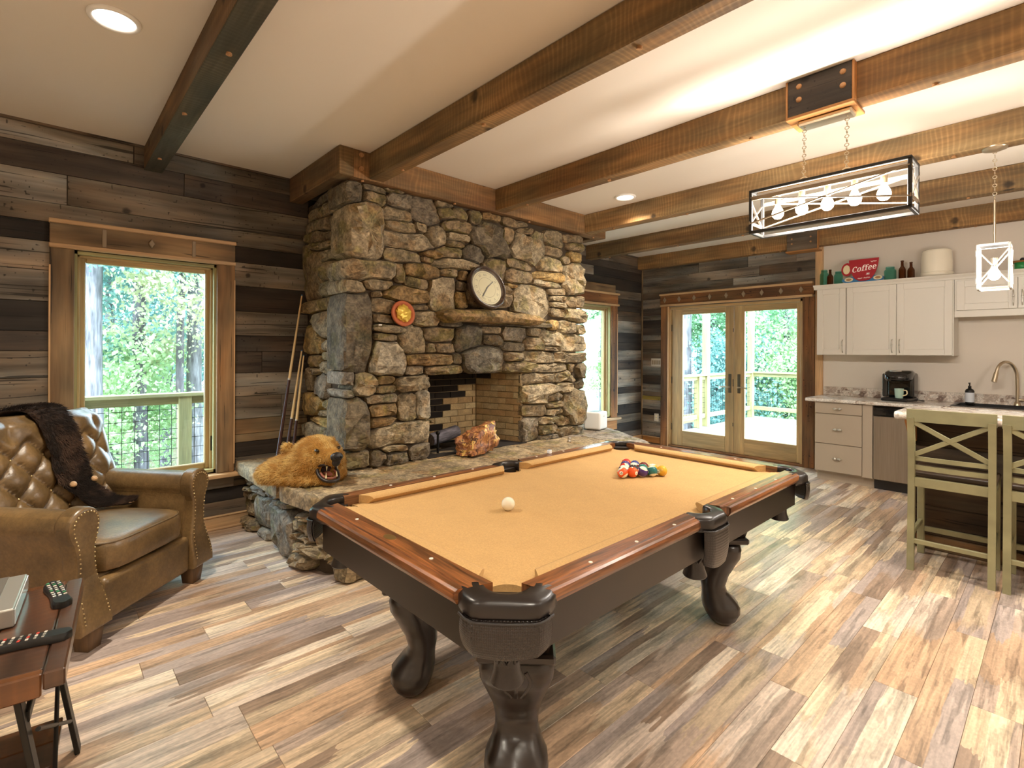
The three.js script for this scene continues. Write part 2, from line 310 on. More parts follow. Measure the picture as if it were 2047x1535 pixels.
M.sideTop = phys('#8d5424', .3, { map: T.beam, clearcoat: .6, clearcoatRoughness: .15 });
M.sideTop2 = phys('#6a4630', .28, { map: T.beam, clearcoat: .6, clearcoatRoughness: .15 });
// ---------------------------------------------------------------- floor: printed vinyl boards, each a part
{
  reseed(7);
  const floor = struct('floor', box(XL - .15, XW + .15, -.16, -.013, ZW - .15, ZB + .15), std('#4a3a2a', .9));
  const variant = [];
  const board = (b, flip, x0, x1, len, w) => {
    const g = box(0, len, -.012, 0, 0, w, .0012), p = g.attributes.position, uv = g.attributes.uv;
    for (let i = 0; i < p.count; i++) { let u = x0 + (p.getX(i) / len) * (x1 - x0); if (flip) u = 1 - u; uv.setXY(i, u, (b + .04 + .92 * clamp(p.getZ(i) / w)) / FLOORN); }
    return g;
  };
  for (let b = 0; b < FLOORN; b++) for (const f of [0, 1]) variant.push(board(b, f, 0, 1, FLOORLEN - .0012, FLOORW + .0008));
  const pitch = .152, far = [], all = [];
  const rows = []; for (let z = -.866 - 25 * pitch; z < ZB; z += pitch) rows.push(z);
  const known = { '-2.386': .488, '-2.082': .575, '-2.842': .323, '-1.018': 2.54, '-0.866': 2.327 };
  rows.forEach((z) => {
    if (z < ZW - .16) return;
    const key = z.toFixed(3), x0 = known[key] !== undefined ? known[key] - 3 * FLOORLEN : XL - rr(0, FLOORLEN);
    for (let x = x0; x < XW; x += FLOORLEN) { if (x + FLOORLEN < XL) continue; all.push([x, z, Math.floor(rnd() * variant.length)]); }
  });
  const cz = Math.cos(.7429), sz = Math.sin(.7429);
  for (const q of all) { const mx = q[0] + .6, mz = q[1] + .08, d = mx * sz - mz * cz, l = mx * cz + mz * sz; const seen = d > .5 && Math.abs(l) < d * 1.02 + .7 && !(mx > 1.7 && mx < 4.3 && mz < -3.1); q[3] = seen ? d : 99 + Math.hypot(mx, mz); }
  all.sort((a, b) => a[3] - b[3]);
  const rest = [];
  all.forEach((q, i) => {
    let x0 = q[0], x1 = q[0] + FLOORLEN, g = variant[q[2]], at = x0;
    if (x0 < XL || x1 > XW) { const a = Math.max(x0, XL), e = Math.min(x1, XW); g = board(q[2] >> 1, q[2] & 1, (a - x0) / FLOORLEN, (e - x0) / FLOORLEN, e - a - .0012, FLOORW + .0008); at = a; }
    if (i < 290) { const m = part('board', g, M.floor, floor); m.position.set(at, 0, q[1]); }
    else { const c = g.clone(); c.translate(at, 0, q[1]); rest.push(c); }
  });
  if (rest.length) { const m = part('far_boards', rest, M.floor, floor); m.userData = { kind: 'stuff' }; }
}

// ---------------------------------------------------------------- walls
const OPEN1 = { x0: .144, x1: 1.005, y0: .46, y1: 2.09 }, OPEN2 = { x0: 5.30, x1: 6.162, y0: .46, y1: 2.09 };
const DOOR = { z0: -4.07, z1: -2.215, y1: 2.095 };
const WT = .17;
const wallBack = struct('wall_back', [
  box(XL - .2, OPEN1.x0, 0, 3.05, ZW - WT, ZW - .018), box(OPEN1.x0, OPEN1.x1, 0, OPEN1.y0, ZW - WT, ZW - .018), box(OPEN1.x0, OPEN1.x1, OPEN1.y1, 3.05, ZW - WT, ZW - .018),
  box(OPEN1.x1, OPEN2.x0, 0, 3.05, ZW - WT, ZW - .018), box(OPEN2.x0, OPEN2.x1, 0, OPEN2.y0, ZW - WT, ZW - .018), box(OPEN2.x0, OPEN2.x1, OPEN2.y1, 3.05, ZW - WT, ZW - .018),
  box(OPEN2.x1, XW + .2, 0, 3.05, ZW - WT, ZW - .018)], std('#2c231b', .95));
const wallRight = struct('wall_right', [
  box(XW, XW + WT, 0, 3.05, ZW - WT, DOOR.z0), box(XW, XW + WT, DOOR.y1, 3.05, DOOR.z0, DOOR.z1), box(XW, XW + WT, 0, 3.05, DOOR.z1, ZB + .2)], M.drywall);
struct('wall_left', box(XL - .2, XL, 0, 3.05, ZW - .2, ZB + .2), M.drywall);
struct('wall_front', box(XL - .2, XW + .2, 0, 3.05, ZB, ZB + .2), M.drywall);
struct('ceiling', box(XL - .2, XW + .2, CEIL, 3.2, ZW - .2, ZB + .2), M.ceiling);

// barn boards on the fireplace wall; tones left of the window, over it, right of it
{
  reseed(99);
  const cap = (y0, y1, x0, x1, tone, zf = 0) => { const m = part('plank', box(x0 + .0015, x1 - .0015, y0 + .0015, y1 - .0015, ZW - .018, ZW + zf, .002, 'x'), M.plank[tone], wallBack); return m; };
  const yb = [2.886, 2.76, 2.59, 2.39, 2.262, 2.133, 1.943, 1.736, 1.54, 1.41, 1.234, 1.045, .858, .735, .67, .552, .45, .32, .218, .09, 0];
  const tone = [[3, 3, 7], [0, 0, 0], [3, 7, 7], [3, 7, 3], [6, 6, 6], [3, 3, 3], [3, 0, 6], [6, 1, 3], [0, 0, 0], [7, 7, 0], [7, 7, 3], [2, 2, 7], [0, 1, 2], [1, 1, 2], [6, 6, 6], [3, 3, 3], [2, 2, 2], [6, 6, 6], [1, 1, 1], [1, 1, 1]];
  const breaks = { 1: [.78], 2: [.11], 0: [.47], 9: [1.34], 11: [1.5], 3: [-.9] };
  part('trim_board', box(XL, XW, 2.886, CEIL, ZW - .018, ZW + .02, .002, 'x'), M.plank[1], wallBack);
  const holes = (y0, y1) => { const h = []; if (y1 > OPEN1.y0 && y0 < OPEN1.y1) h.push([OPEN1.x0 - .04, OPEN1.x1 + .04]); if (y1 > OPEN2.y0 && y0 < OPEN2.y1) h.push([OPEN2.x0 - .04, OPEN2.x1 + .04]); if (y0 < 2.68) h.push([1.72, 4.26]); return h; };
  const run = (y0, y1, a, b, toneAt, extra = []) => {
    let cuts = [a, b, ...extra.filter((c) => c > a && c < b)]; for (let x = a + rr(.9, 2.4); x < b - .5; x += rr(1.4, 2.6)) if (!extra.length) cuts.push(x);
    cuts.sort((p, q) => p - q);
    for (let i = 0; i < cuts.length - 1; i++) {
      let segs = [[cuts[i], cuts[i + 1]]];
      for (const [h0, h1] of holes(y0, y1)) segs = segs.flatMap(([s, e]) => (h1 <= s || h0 >= e ? [[s, e]] : [[s, Math.min(e, h0)], [Math.max(s, h1), e]].filter(([p, q]) => q - p > .02)));
      for (const [s, e] of segs) cap(y0, y1, s, e, toneAt((s + e) / 2), rr(-.002, .002));
    }
  };
  for (let i = 0; i < yb.length - 1; i++) run(yb[i + 1], yb[i], XL, 3.0, (x) => tone[i][x < .1 ? 0 : x < .8 ? 1 : 2], breaks[i] || [.6 + rr(-.1, .1)]);
  const yb2 = [2.886, 2.753, 2.645, 2.513, 2.343, 2.219, 2.118, 2.033, 1.886, 1.707, 1.56, 1.444, 1.289, 1.149, 1.002, .88, .784, .621, .466, .342, .202, .09, 0];
  const tone2 = [[3, 1], [0, 7], [3, 6], [6, 6], [3, 7], [0, 0], [0, 6], [2, 1], [3, 3], [6, 6], [6, 6], [3, 3], [0, 0], [7, 3], [3, 3], [6, 0], [3, 3], [6, 6], [3, 7], [6, 6], [3, 3], [3, 3]];
  for (let i = 0; i < yb2.length - 1; i++) run(yb2[i + 1], yb2[i], 3.0, XW - .03, (x) => tone2[i][x < 6 ? 0 : 1], i < 3 ? [[6.1], [4.9], [5.75]][i] : [4.5]);
  const corner = part('corner_strip', box(XW - .028, XW - .004, 0, 2.71, ZW, ZW + .022, .003, 'y'), M.casing, wallBack);
  // door wall
  const yb3 = [2.886, 2.71, 2.566, 2.436, 2.335, 2.23, 2.09, 1.98, 1.91, 1.794, 1.678, 1.6, 1.407, 1.29, 1.058, .919, .802, .733, .671, .531, .439, .323, .168, .09, 0];
  const tone3 = [3, 3, 3, 7, 7, 7, 0, 7, 6, 0, 3, 1, 1, 3, 6, 3, 1, 5, 3, 6, 7, 3, 3, 1];
  const cuts3 = [[-3.35, -2.55], [-3.6, -2.9, -2.3], [-2.75], [-3.1], [], []];
  for (let i = 0; i < yb3.length - 1; i++) {
    const y1 = yb3[i], y0 = yb3[i + 1], z1 = y0 < DOOR.y1 - .02 ? DOOR.z0 - .04 : -2.085;
    const c = [ZW, z1, ...((cuts3[i] || []).filter((q) => q < z1))].sort((a, b) => a - b);
    for (let k = 0; k < c.length - 1; k++) part('plank', box(XW - .018 + rr(-.002, .002), XW + .001, y0 + .0015, y1 - .0015, c[k] + .0015, c[k + 1] - .0015, .002, 'z'), M.plank[i < 6 ? [3, 7, 3, 7, 1][(k * 2 + i) % 5] : tone3[i]], wallRight);
  }
  part('corner_board', box(XW - .026, XW, 0, 2.72, -2.085, -2.0, .003, 'y'), M.pine, wallRight);
  // switch plate and outlet
  const sw = single('switch_plate', box(XW - .028, XW - .018, 1.195, 1.32, -4.37, -4.2, .003, 'z'), M.switch, 'grey switch plate with four rockers left of the french doors', 'switch');
  for (let k = 0; k < 4; k++) part('rocker', box(XW - .032, XW - .027, 1.225, 1.29, -4.352 + k * .038, -4.326 + k * .038, .002, 'z'), M.lampBrown, sw);
  const ol = single('outlet_plate', box(XW - .028, XW - .018, .35, .47, -4.31, -4.235, .003, 'z'), M.switch, 'pale outlet plate low on the plank wall by the doors', 'outlet');
  for (const y of [.378, .418]) part('socket', box(XW - .031, XW - .027, y, y + .028, -4.287, -4.258, .002, 'z'), M.cream, ol);
}
// baseboards
for (const [n, a, b] of [['baseboard_back', XL, 1.28], ['baseboard_corner', 4.9, XW - .02]]) {
  const s = struct(n, box(a, b, .014, .1, ZW, ZW + .016, .003, 'x'), M.pine); part('cap_strip', box(a, b, .1, .112, ZW, ZW + .022, .003, 'x'), M.pine, s); part('shoe_strip', box(a, b, 0, .018, ZW, ZW + .03, .004, 'x'), M.pine, s);
}
{ const s = struct('baseboard_right', box(XW - .032, XW - .018, .014, .1, ZW + .03, -4.21, .003, 'z'), M.orangeWood); part('cap_strip', box(XW - .038, XW - .018, .1, .112, ZW + .03, -4.21, .003, 'z'), M.pine, s); }

// ---------------------------------------------------------------- windows in the fireplace wall
function diamond(s, x, y, z, ax = 'z') { const g = extrude([[0, -s], [s * .62, 0], [0, s], [-s * .62, 0]], .012, .004); if (ax === 'x') g.rotateY(-Math.PI / 2); g.translate(x, y, z); return uvm(g); }
function windowAt(n, o, left) {
  const w = structGroup(n), z = ZW, c = .121;
  part('side_casing', box(o.x0 - c, o.x0 + .004, o.y0 - .01, 2.096, z - .01, z + .028, .003, 'y'), M.casing, w);
  part('side_casing', box(o.x1 - .004, o.x1 + c, o.y0 - .01, 2.096, z - .01, z + .028, .003, 'y'), left ? M.casing : M.casingRed, w);
  for (const [a, b] of [[o.x0 - c - .004, o.x0 - c + .006], [o.x1 + c - .006, o.x1 + c + .004]]) part('edge_strip', box(a, b, o.y0 + .05, 1.98, z + .0, z + .031, .002, 'y'), M.pine, w);
  const h = part('header_board', box(o.x0 - c, o.x1 + c, 2.12, 2.26, z - .005, z + .036, .003, 'x'), left ? M.casing : M.casingRed, w);
  part('header_strip', box(o.x0 - c - .005, o.x1 + c + (left ? .005 : .03), 2.256, 2.284, z, z + .052, .004, 'x'), M.pine, w);
  part('header_strip', box(o.x0 - c - .004, o.x1 + c + (left ? .002 : .02), 2.094, 2.122, z, z + .05, .004, 'x'), M.pine, w);
  if (left) { const m = (o.x0 + o.x1) / 2; part('diamond', diamond(.032, m, 2.19, z + .036), M.lampBrown, h); for (const x of [m - .27, m + .265]) part('inset', box(x - .012, x + .012, 2.128, 2.25, z + .034, z + .042, .003, 'y'), M.lampBrown, h); }
  else part('top_board', box(o.x0 - .1, o.x1 + .065, 2.284, 2.40, z, z + .03, .003, 'x'), M.casing, w);
  // jamb, sash, pane
  part('jamb', [box(o.x0, o.x0 + .02, o.y0, o.y1, z - WT, z - .005, 0, 'y'), box(o.x1 - .02, o.x1, o.y0, o.y1, z - WT, z - .005, 0, 'y'), box(o.x0, o.x1, o.y1 - .02, o.y1, z - WT, z - .005), box(o.x0, o.x1, o.y0, o.y0 + .02, z - WT, z - .005)], M.treated, w);
  const zs = z - .12, f = .046, i = .02;
  const s = part('sash', [box(o.x0 + i, o.x0 + i + f, o.y0 + i, o.y1 - i, zs, zs + .045, .006, 'y'), box(o.x1 - i - f, o.x1 - i, o.y0 + i, o.y1 - i, zs, zs + .045, .006, 'y'), box(o.x0 + i + f, o.x1 - i - f, o.y1 - i - f, o.y1 - i, zs, zs + .045, .006, 'x'), box(o.x0 + i + f, o.x1 - i - f, o.y0 + i, o.y0 + i + f, zs, zs + .045, .006, 'x')], M.pineFrame, w);
  part('sash_stop', [box(o.x0 + i, o.x0 + i + .016, o.y0 + i, o.y1 - i, zs + .045, zs + .07, .003, 'y'), box(o.x1 - i - .016, o.x1 - i, o.y0 + i, o.y1 - i, zs + .045, zs + .07, .003, 'y'), box(o.x0 + i, o.x1 - i, o.y1 - i - .016, o.y1 - i, zs + .045, zs + .07, .003, 'x')], M.pineFrame, w);
  part('pane', box(o.x0 + i + f - .004, o.x1 - i - f + .004, o.y0 + i + f - .004, o.y1 - i - f + .004, zs + .018, zs + .024), M.glass, s);
  if (left) { part('latch', box(o.x1 - i - .012, o.x1 - i + .006, .62, .74, zs + .05, zs + .072, .003, 'y'), M.blackMetal, s); }
  part('sill', box(o.x0 - c - .045, o.x1 + c + .045, .415, .447, z - .02, z + .075, .005, 'x'), M.pine, w);
  part('sill_apron', box(o.x0 - c, o.x1 + c, left ? .33 : .27, .415, z - .004, z + .026, .003, 'x'), left ? M.plank[1] : M.orangeWood, w);
}
windowAt('window_1', OPEN1, true);
windowAt('window_2', OPEN2, false);

// ---------------------------------------------------------------- french doors
{
  const d = structGroup('door_1'), x = XW - .018, c = .13;
  part('side_casing', box(x - .03, x + .004, 0, 2.11, DOOR.z0 - c + .01, DOOR.z0 + .01, .003, 'y'), M.casingRed, d);
  part('side_casing', box(x - .03, x + .004, 0, 2.11, DOOR.z1 - .004, DOOR.z1 + c, .003, 'y'), M.casingRed, d);
  part('edge_strip', box(x - .036, x, 0, 2.1, DOOR.z0 - .006, DOOR.z0 + .012, .003, 'y'), M.pine, d);
  const h = part('header_board', box(x - .034, x + .004, 2.135, 2.275, DOOR.z0 - .13, DOOR.z1 + .13, .003, 'z'), M.casingRed, d);
  part('header_strip', box(x - .055, x, 2.27, 2.298, DOOR.z0 - .138, DOOR.z1 + .115, .004, 'z'), M.pine, d);
  part('header_strip', box(x - .052, x, 2.108, 2.136, DOOR.z0 - .125, DOOR.z1 + .115, .004, 'z'), M.pine, d);
  for (let k = 0; k < 9; k++) part('diamond', diamond(.042, x - .034, 2.204, DOOR.z0 - .05 + k * .236, 'x'), M.lampBrown, h);
  const f = .035;
  part('frame', [box(x - .01, XW + WT, 0, DOOR.y1, DOOR.z0, DOOR.z0 + f, .003, 'y'), box(x - .01, XW + WT, 0, DOOR.y1, DOOR.z1 - f, DOOR.z1, .003, 'y'), box(x - .01, XW + WT, DOOR.y1 - f, DOOR.y1, DOOR.z0, DOOR.z1, .003, 'z')], M.pineDoor, d);
  part('threshold', box(x - .03, XW + WT, 0, .03, DOOR.z0, DOOR.z1, .006, 'z'), M.casingRed, d);
  const mid = -3.094, xd = XW + .005, t = .045, lo = .03, hi = DOOR.y1 - f - .004;
  const leaf = (z0, z1, ga, gb, hz, dir, hingeZ) => {
    const L = part('leaf', [box(xd, xd + t, lo, hi, z0, ga, .004, 'y'), box(xd, xd + t, lo, hi, gb, z1, .004, 'y'), box(xd, xd + t, 1.975, hi, ga, gb, .004, 'z'), box(xd, xd + t, lo, .25, ga, gb, .004, 'z')], M.pineDoor, d);
    part('pane', box(xd + .018, xd + .026, .245, 1.98, ga - .005, gb + .005), M.glass, L);
    part('handle_plate', box(xd - .012, xd + .002, .86, 1.12, hz - .02, hz + .02, .004, 'y'), M.pewter, L);
    part('lever', [rod(V(xd - .01, .94, hz), V(xd - .055, .94, hz), .011), tube([V(xd - .052, .94, hz), V(xd - .056, .945, hz + dir * .05), V(xd - .052, .938, hz + dir * .11)], .009, 12, 8)], M.nickel, L);
    for (const y of [.3, 1.0, 1.78]) if (hingeZ) part('hinge', rod(V(xd - .006, y - .05, hingeZ), V(xd - .006, y + .05, hingeZ), .009), M.pewter, L);
  };
  leaf(DOOR.z0 + f + .003, mid - .003, -3.86, -3.215, -3.145, -1, DOOR.z0 + f + .004);
  leaf(mid + .003, DOOR.z1 - f - .003, -2.95, -2.30, -3.02, 1, null);
  part('flush_bolt', [box(xd - .004, xd, .95, 1.05, mid - .012, mid - .004), box(xd - .004, xd, .4, .45, mid - .012, mid - .004), box(xd - .004, xd, 1.7, 1.75, mid - .012, mid - .004)], M.blackMetal, d);
}

// ---------------------------------------------------------------- ceiling beams
const BEAMS = [
  [.53, .64, 'blue-grey stained ceiling beam at the left, above the leather armchair', M.beam[3]],
  [1.785, 1.905, 'rough-sawn ceiling beam that meets the frame above the stone chimney at its left', M.beam[1]],
  [3.03, 3.155, 'ceiling beam carrying the wooden block of the long lantern chandelier', M.beam[0]],
  [4.30, 4.425, 'ceiling beam washed by the small recessed light beside the chimney', M.beam[2]],
  [5.56, 5.68, 'brown ceiling beam next to the one along the door wall', M.beam[1]],
  [6.835, XW - .02, 'ceiling beam running along the wall above the french doors', M.beam[0]]];
BEAMS.forEach(([x0, x1, label, mat], i) => {
  reseed(300 + i);
  const zf = i >= 1 && i <= 3 ? -3.535 : ZW + .002;
  const b = single('ceiling_beam', [box(x0, x1, 2.705 + (i === 0 ? .03 : 0), CEIL, zf, ZB, .006, 'z')], mat, label, 'beam', 'ceiling beams');
  if (i === 0) { part('bottom_board', box(x0 - .001, x1 + .001, 2.728, 2.737, zf, ZB, .003, 'z'), M.beamTeal, b); }
  for (let z = zf + .35; z < ZB; z += rr(.75, 1.05)) part('peg', place(new THREE.CylinderGeometry(.011, .013, .012, 10), [(x0 + x1) / 2 + rr(-.025, .025), 2.70 + (i === 0 ? .025 : 0), z], [rr(-.3, .3), 0, rr(-.3, .3)]), M.peg, b);
});
// frame of beams round the top of the chimney
{
  reseed(350);
  const g = thing('chimney_frame', 'rough-sawn timber frame boxed around the top of the stone chimney', 'beam');
  part('front_beam', box(1.66, 4.675, 2.695, CEIL, -3.655, -3.53, .005, 'x'), M.frameBeam, g);
  part('side_beam', box(1.55, 1.66, 2.695, CEIL, ZW + .02, -3.545, .005, 'z'), M.beam[3], g);
  part('side_beam', box(4.56, 4.675, 2.695, CEIL, ZW + .02, -3.66, .005, 'z'), M.beam[3], g);
  part('corner_block', box(1.553, 1.662, 2.693, CEIL, -3.66, -3.527, .005, 'y'), M.beam[1], g);
  for (const [x, y] of [[1.72, 2.865], [1.72, 2.765]]) part('peg', place(new THREE.CylinderGeometry(.016, .018, .016, 10), [x, y, -3.525], [Math.PI / 2, 0, 0]), M.peg, g);
  for (const x of [1.75, 2.6, 3.5, 4.5]) part('peg', place(new THREE.CylinderGeometry(.011, .013, .012, 10), [x, 2.69, -3.57], [.2, 0, .2]), M.peg, g);
  const k = thing('beam_block', 'dark plank block with pegs clad over the beam by the kitchen wall', 'block');
  part('face_board', box(6.80, 6.835, 2.67, 2.88, -2.36, -2.02, .003, 'z'), M.plank[1], k);
  part('edge_board', [box(6.79, XW - .03, 2.655, 2.672, -2.37, -2.01, .002, 'z'), box(6.796, 6.836, 2.67, 2.88, -2.02, -2.008, .002, 'y')], M.orangeWood, k);
  for (const [y, z] of [[2.82, -2.3], [2.76, -2.3], [2.82, -2.09], [2.76, -2.09]]) part('peg', place(new THREE.CylinderGeometry(.01, .012, .012, 10), [6.797, y, z], [0, 0, Math.PI / 2]), M.peg, k);
}
// stones: centre along the face, height, half width, half height, tone
const STONES_FRONT = [[1.681,2.595,0.084,0.074,3],[1.856,2.587,0.104,0.05,1],[2.078,2.607,0.112,0.072,6],[2.306,2.582,0.124,0.099,6],[2.049,2.506,0.118,0.062,0],[2.502,2.658,0.09,0.035,1],[2.588,2.602,0.166,0.058,1],[2.84,2.603,0.076,0.071,1],[3.035,2.649,0.121,0.038,4],[1.851,2.652,0.093,0.028,3],[2.035,2.683,0.085,0.019,1],[1.794,2.324,0.138,0.212,2],[2.072,2.405,0.141,0.042,0],[2.268,2.433,0.055,0.038,0],[2.152,2.302,0.213,0.073,2],[2.42,2.378,0.087,0.083,0],[2.641,2.491,0.133,0.065,1],[2.644,2.409,0.121,0.054,0],[2.623,2.346,0.107,0.037,1],[2.107,2.177,0.167,0.057,0],[2.38,2.223,0.103,0.038,4],[2.575,2.271,0.127,0.053,1],[3.002,2.449,0.218,0.185,3],[2.81,2.288,0.117,0.078,9],[3.242,2.518,0.085,0.075,1],[3.325,2.646,0.168,0.048,1],[3.45,2.59,0.113,0.052,1],[3.513,2.449,0.229,0.155,2],[3.874,2.566,0.145,0.089,0],[4.175,2.623,0.156,0.044,1],[4.216,2.55,0.116,0.054,1],[4.223,2.439,0.11,0.058,7],[3.843,2.458,0.137,0.063,1],[3.814,2.314,0.168,0.077,0],[4.06,2.379,0.079,0.044,1],[1.792,2.035,0.236,0.075,2],[2.075,2.048,0.041,0.078,1],[2.288,2.083,0.177,0.059,4],[2.338,2.181,0.06,0.028,1],[2.62,2.177,0.221,0.048,0],[2.567,2.099,0.091,0.039,0],[2.717,2.083,0.059,0.043,4],[3.386,2.263,0.154,0.048,1],[3.079,2.165,0.132,0.13,1],[3.395,2.141,0.194,0.064,1],[3.819,2.183,0.242,0.047,7],[3.775,2.106,0.221,0.036,2],[4.178,2.189,0.143,0.177,0],[3.282,2.042,0.081,0.023,7],[3.553,1.926,0.266,0.151,0],[3.929,2.042,0.147,0.041,1],[3.947,1.97,0.128,0.032,0],[4.2,1.957,0.137,0.065,1],[1.909,1.928,0.127,0.045,0],[2.245,1.97,0.114,0.045,1],[2.505,1.905,0.145,0.134,2],[1.672,1.895,0.11,0.05,0],[1.705,1.558,0.147,0.29,9],[1.885,1.855,0.035,0.027,1],[2.132,1.869,0.219,0.067,4],[1.962,1.771,0.103,0.059,0],[2.261,1.776,0.075,0.028,1],[1.94,1.667,0.081,0.038,1],[2.323,1.682,0.129,0.065,0],[2.103,1.722,0.083,0.093,1],[2.691,1.877,0.068,0.073,7],[2.695,1.986,0.063,0.043,3],[2.997,1.951,0.238,0.121,1],[1.989,1.593,0.137,0.032,0],[1.962,1.524,0.103,0.032,1],[2.205,1.509,0.132,0.111,0],[2.453,1.559,0.172,0.063,1],[2.587,1.657,0.118,0.034,3],[2.774,1.53,0.157,0.117,9],[3.046,1.612,0.106,0.038,1],[3.062,1.523,0.111,0.056,3],[3.326,1.588,0.174,0.08,6],[3.593,1.615,0.093,0.047,0],[3.863,1.547,0.163,0.09,2],[3.865,1.686,0.069,0.054,7],[3.244,1.679,0.539,0.024,3],[4.236,1.809,0.159,0.072,0],[3.954,1.828,0.123,0.045,1],[3.947,1.903,0.115,0.034,0],[4.081,1.675,0.146,0.066,0],[4.304,1.66,0.077,0.054,0],[1.977,1.361,0.158,0.134,5],[2.502,1.446,0.107,0.043,1],[2.367,1.349,0.225,0.049,4],[2.367,1.445,0.036,0.043,0],[2.649,1.349,0.049,0.049,3],[2.946,1.347,0.248,0.131,9],[2.511,1.258,0.197,0.039,1],[2.223,1.261,0.088,0.04,5],[3.331,1.369,0.125,0.045,1],[3.667,1.363,0.211,0.06,0],[3.309,1.464,0.146,0.045,3],[3.586,1.492,0.131,0.066,1],[3.837,1.45,0.125,0.026,1],[4.164,1.505,0.19,0.098,0],[4.12,1.357,0.235,0.059,0],[3.417,1.264,0.2,0.054,1],[3.856,1.253,0.238,0.048,0],[4.154,1.236,0.054,0.06,1],[4.312,1.154,0.101,0.136,3],[4.099,1.145,0.109,0.059,0],[1.514,1.187,0.054,0.059,5],[1.615,1.192,0.069,0.072,8],[1.773,1.161,0.106,0.092,0],[1.958,1.194,0.074,0.04,4],[2.219,1.154,0.186,0.066,0],[1.97,1.12,0.102,0.034,0],[1.935,1.045,0.138,0.043,5],[1.945,0.962,0.128,0.06,4],[1.93,0.866,0.106,0.05,4],[2.159,0.969,0.086,0.125,0],[2.307,0.976,0.067,0.114,5],[1.683,0.884,0.13,0.207,3],[2.104,0.748,0.29,0.11,2],[1.708,0.611,0.119,0.062,0],[1.893,0.597,0.069,0.062,6],[2.047,0.654,0.138,0.036,0],[2.071,0.568,0.105,0.051,6],[2.279,0.595,0.11,0.08,6],[1.507,1.1,0.047,0.04,8],[2.385,0.828,0.01,0.038,1],[3.649,1.15,0.242,0.051,0],[3.67,0.992,0.273,0.101,2],[4.042,1.046,0.114,0.071,0],[4.05,1.153,0.165,0.06,0],[3.59,0.833,0.192,0.064,1],[3.899,0.871,0.123,0.039,1],[3.892,0.8,0.116,0.037,0],[4.196,0.823,0.178,0.194,0],[3.537,0.643,0.138,0.125,6],[3.803,0.716,0.134,0.039,2],[3.803,0.623,0.134,0.053,1],[4.044,0.691,0.113,0.064,1],[4.114,0.577,0.198,0.058,0],[4.311,1.147,0.108,0.137,3],[3.814,0.54,0.132,0.033,6],[3.841,0.956,0.175,0.052,1],[4.261,0.476,0.078,0.03,1]];
const STONES_SIDE = [[-4.095,2.684,0.35,0.081,9],[-4.184,2.557,0.336,0.058,0],[-4.357,2.484,0.201,0.056,0],[-4.035,2.443,0.189,0.064,1],[-4.161,2.365,0.299,0.048,1],[-4.147,2.281,0.255,0.034,1],[-4.371,2.085,0.221,0.21,1],[-3.961,2.185,0.192,0.05,0],[-4.048,2.067,0.189,0.073,1],[-3.995,1.928,0.153,0.059,0],[-4.166,1.796,0.325,0.05,4],[-4.088,1.631,0.233,0.115,0],[-4.307,1.504,0.18,0.121,7],[-4.018,1.465,0.125,0.05,2],[-4.3,1.33,0.147,0.056,4],[-4.029,1.373,0.13,0.041,0],[-4.31,1.238,0.135,0.036,0],[-4.029,1.281,0.148,0.053,0],[-4.216,1.121,0.136,0.128,8],[-4.296,0.967,0.181,0.106,7],[-3.987,0.98,0.148,0.039,0],[-4.146,0.834,0.266,0.043,7],[-4.136,0.74,0.308,0.085,5],[-4.406,1.169,0.073,0.103,1],[-4.068,0.907,0.222,0.03,1]];
const STONES_HEARTH_SIDE = [[-4.088,0.195,0.229,0.122,8],[-3.716,0.163,0.278,0.169,8],[-4.425,0.166,0.13,0.07,1],[-4.4,0.032,0.152,0.056,1],[-4.426,0.364,0.083,0.028,1],[-4.39,0.318,0.07,0.025,1],[-4.373,0.266,0.099,0.031,1],[-4.245,0.419,0.1,0.048,8],[-4.179,0.347,0.14,0.037,8],[-3.959,0.382,0.079,0.032,8],[-3.787,0.386,0.093,0.024,8],[-4.109,0.025,0.115,0.046,8],[-3.325,0.281,0.114,0.04,1],[-3.051,0.242,0.173,0.052,0],[-3.302,0.15,0.135,0.036,0],[-3.383,0.054,0.101,0.046,1],[-3.302,0.349,0.075,0.017,1],[-3.681,0.358,0.141,0.027,8],[-3.362,0.201,0.108,0.032,1]];
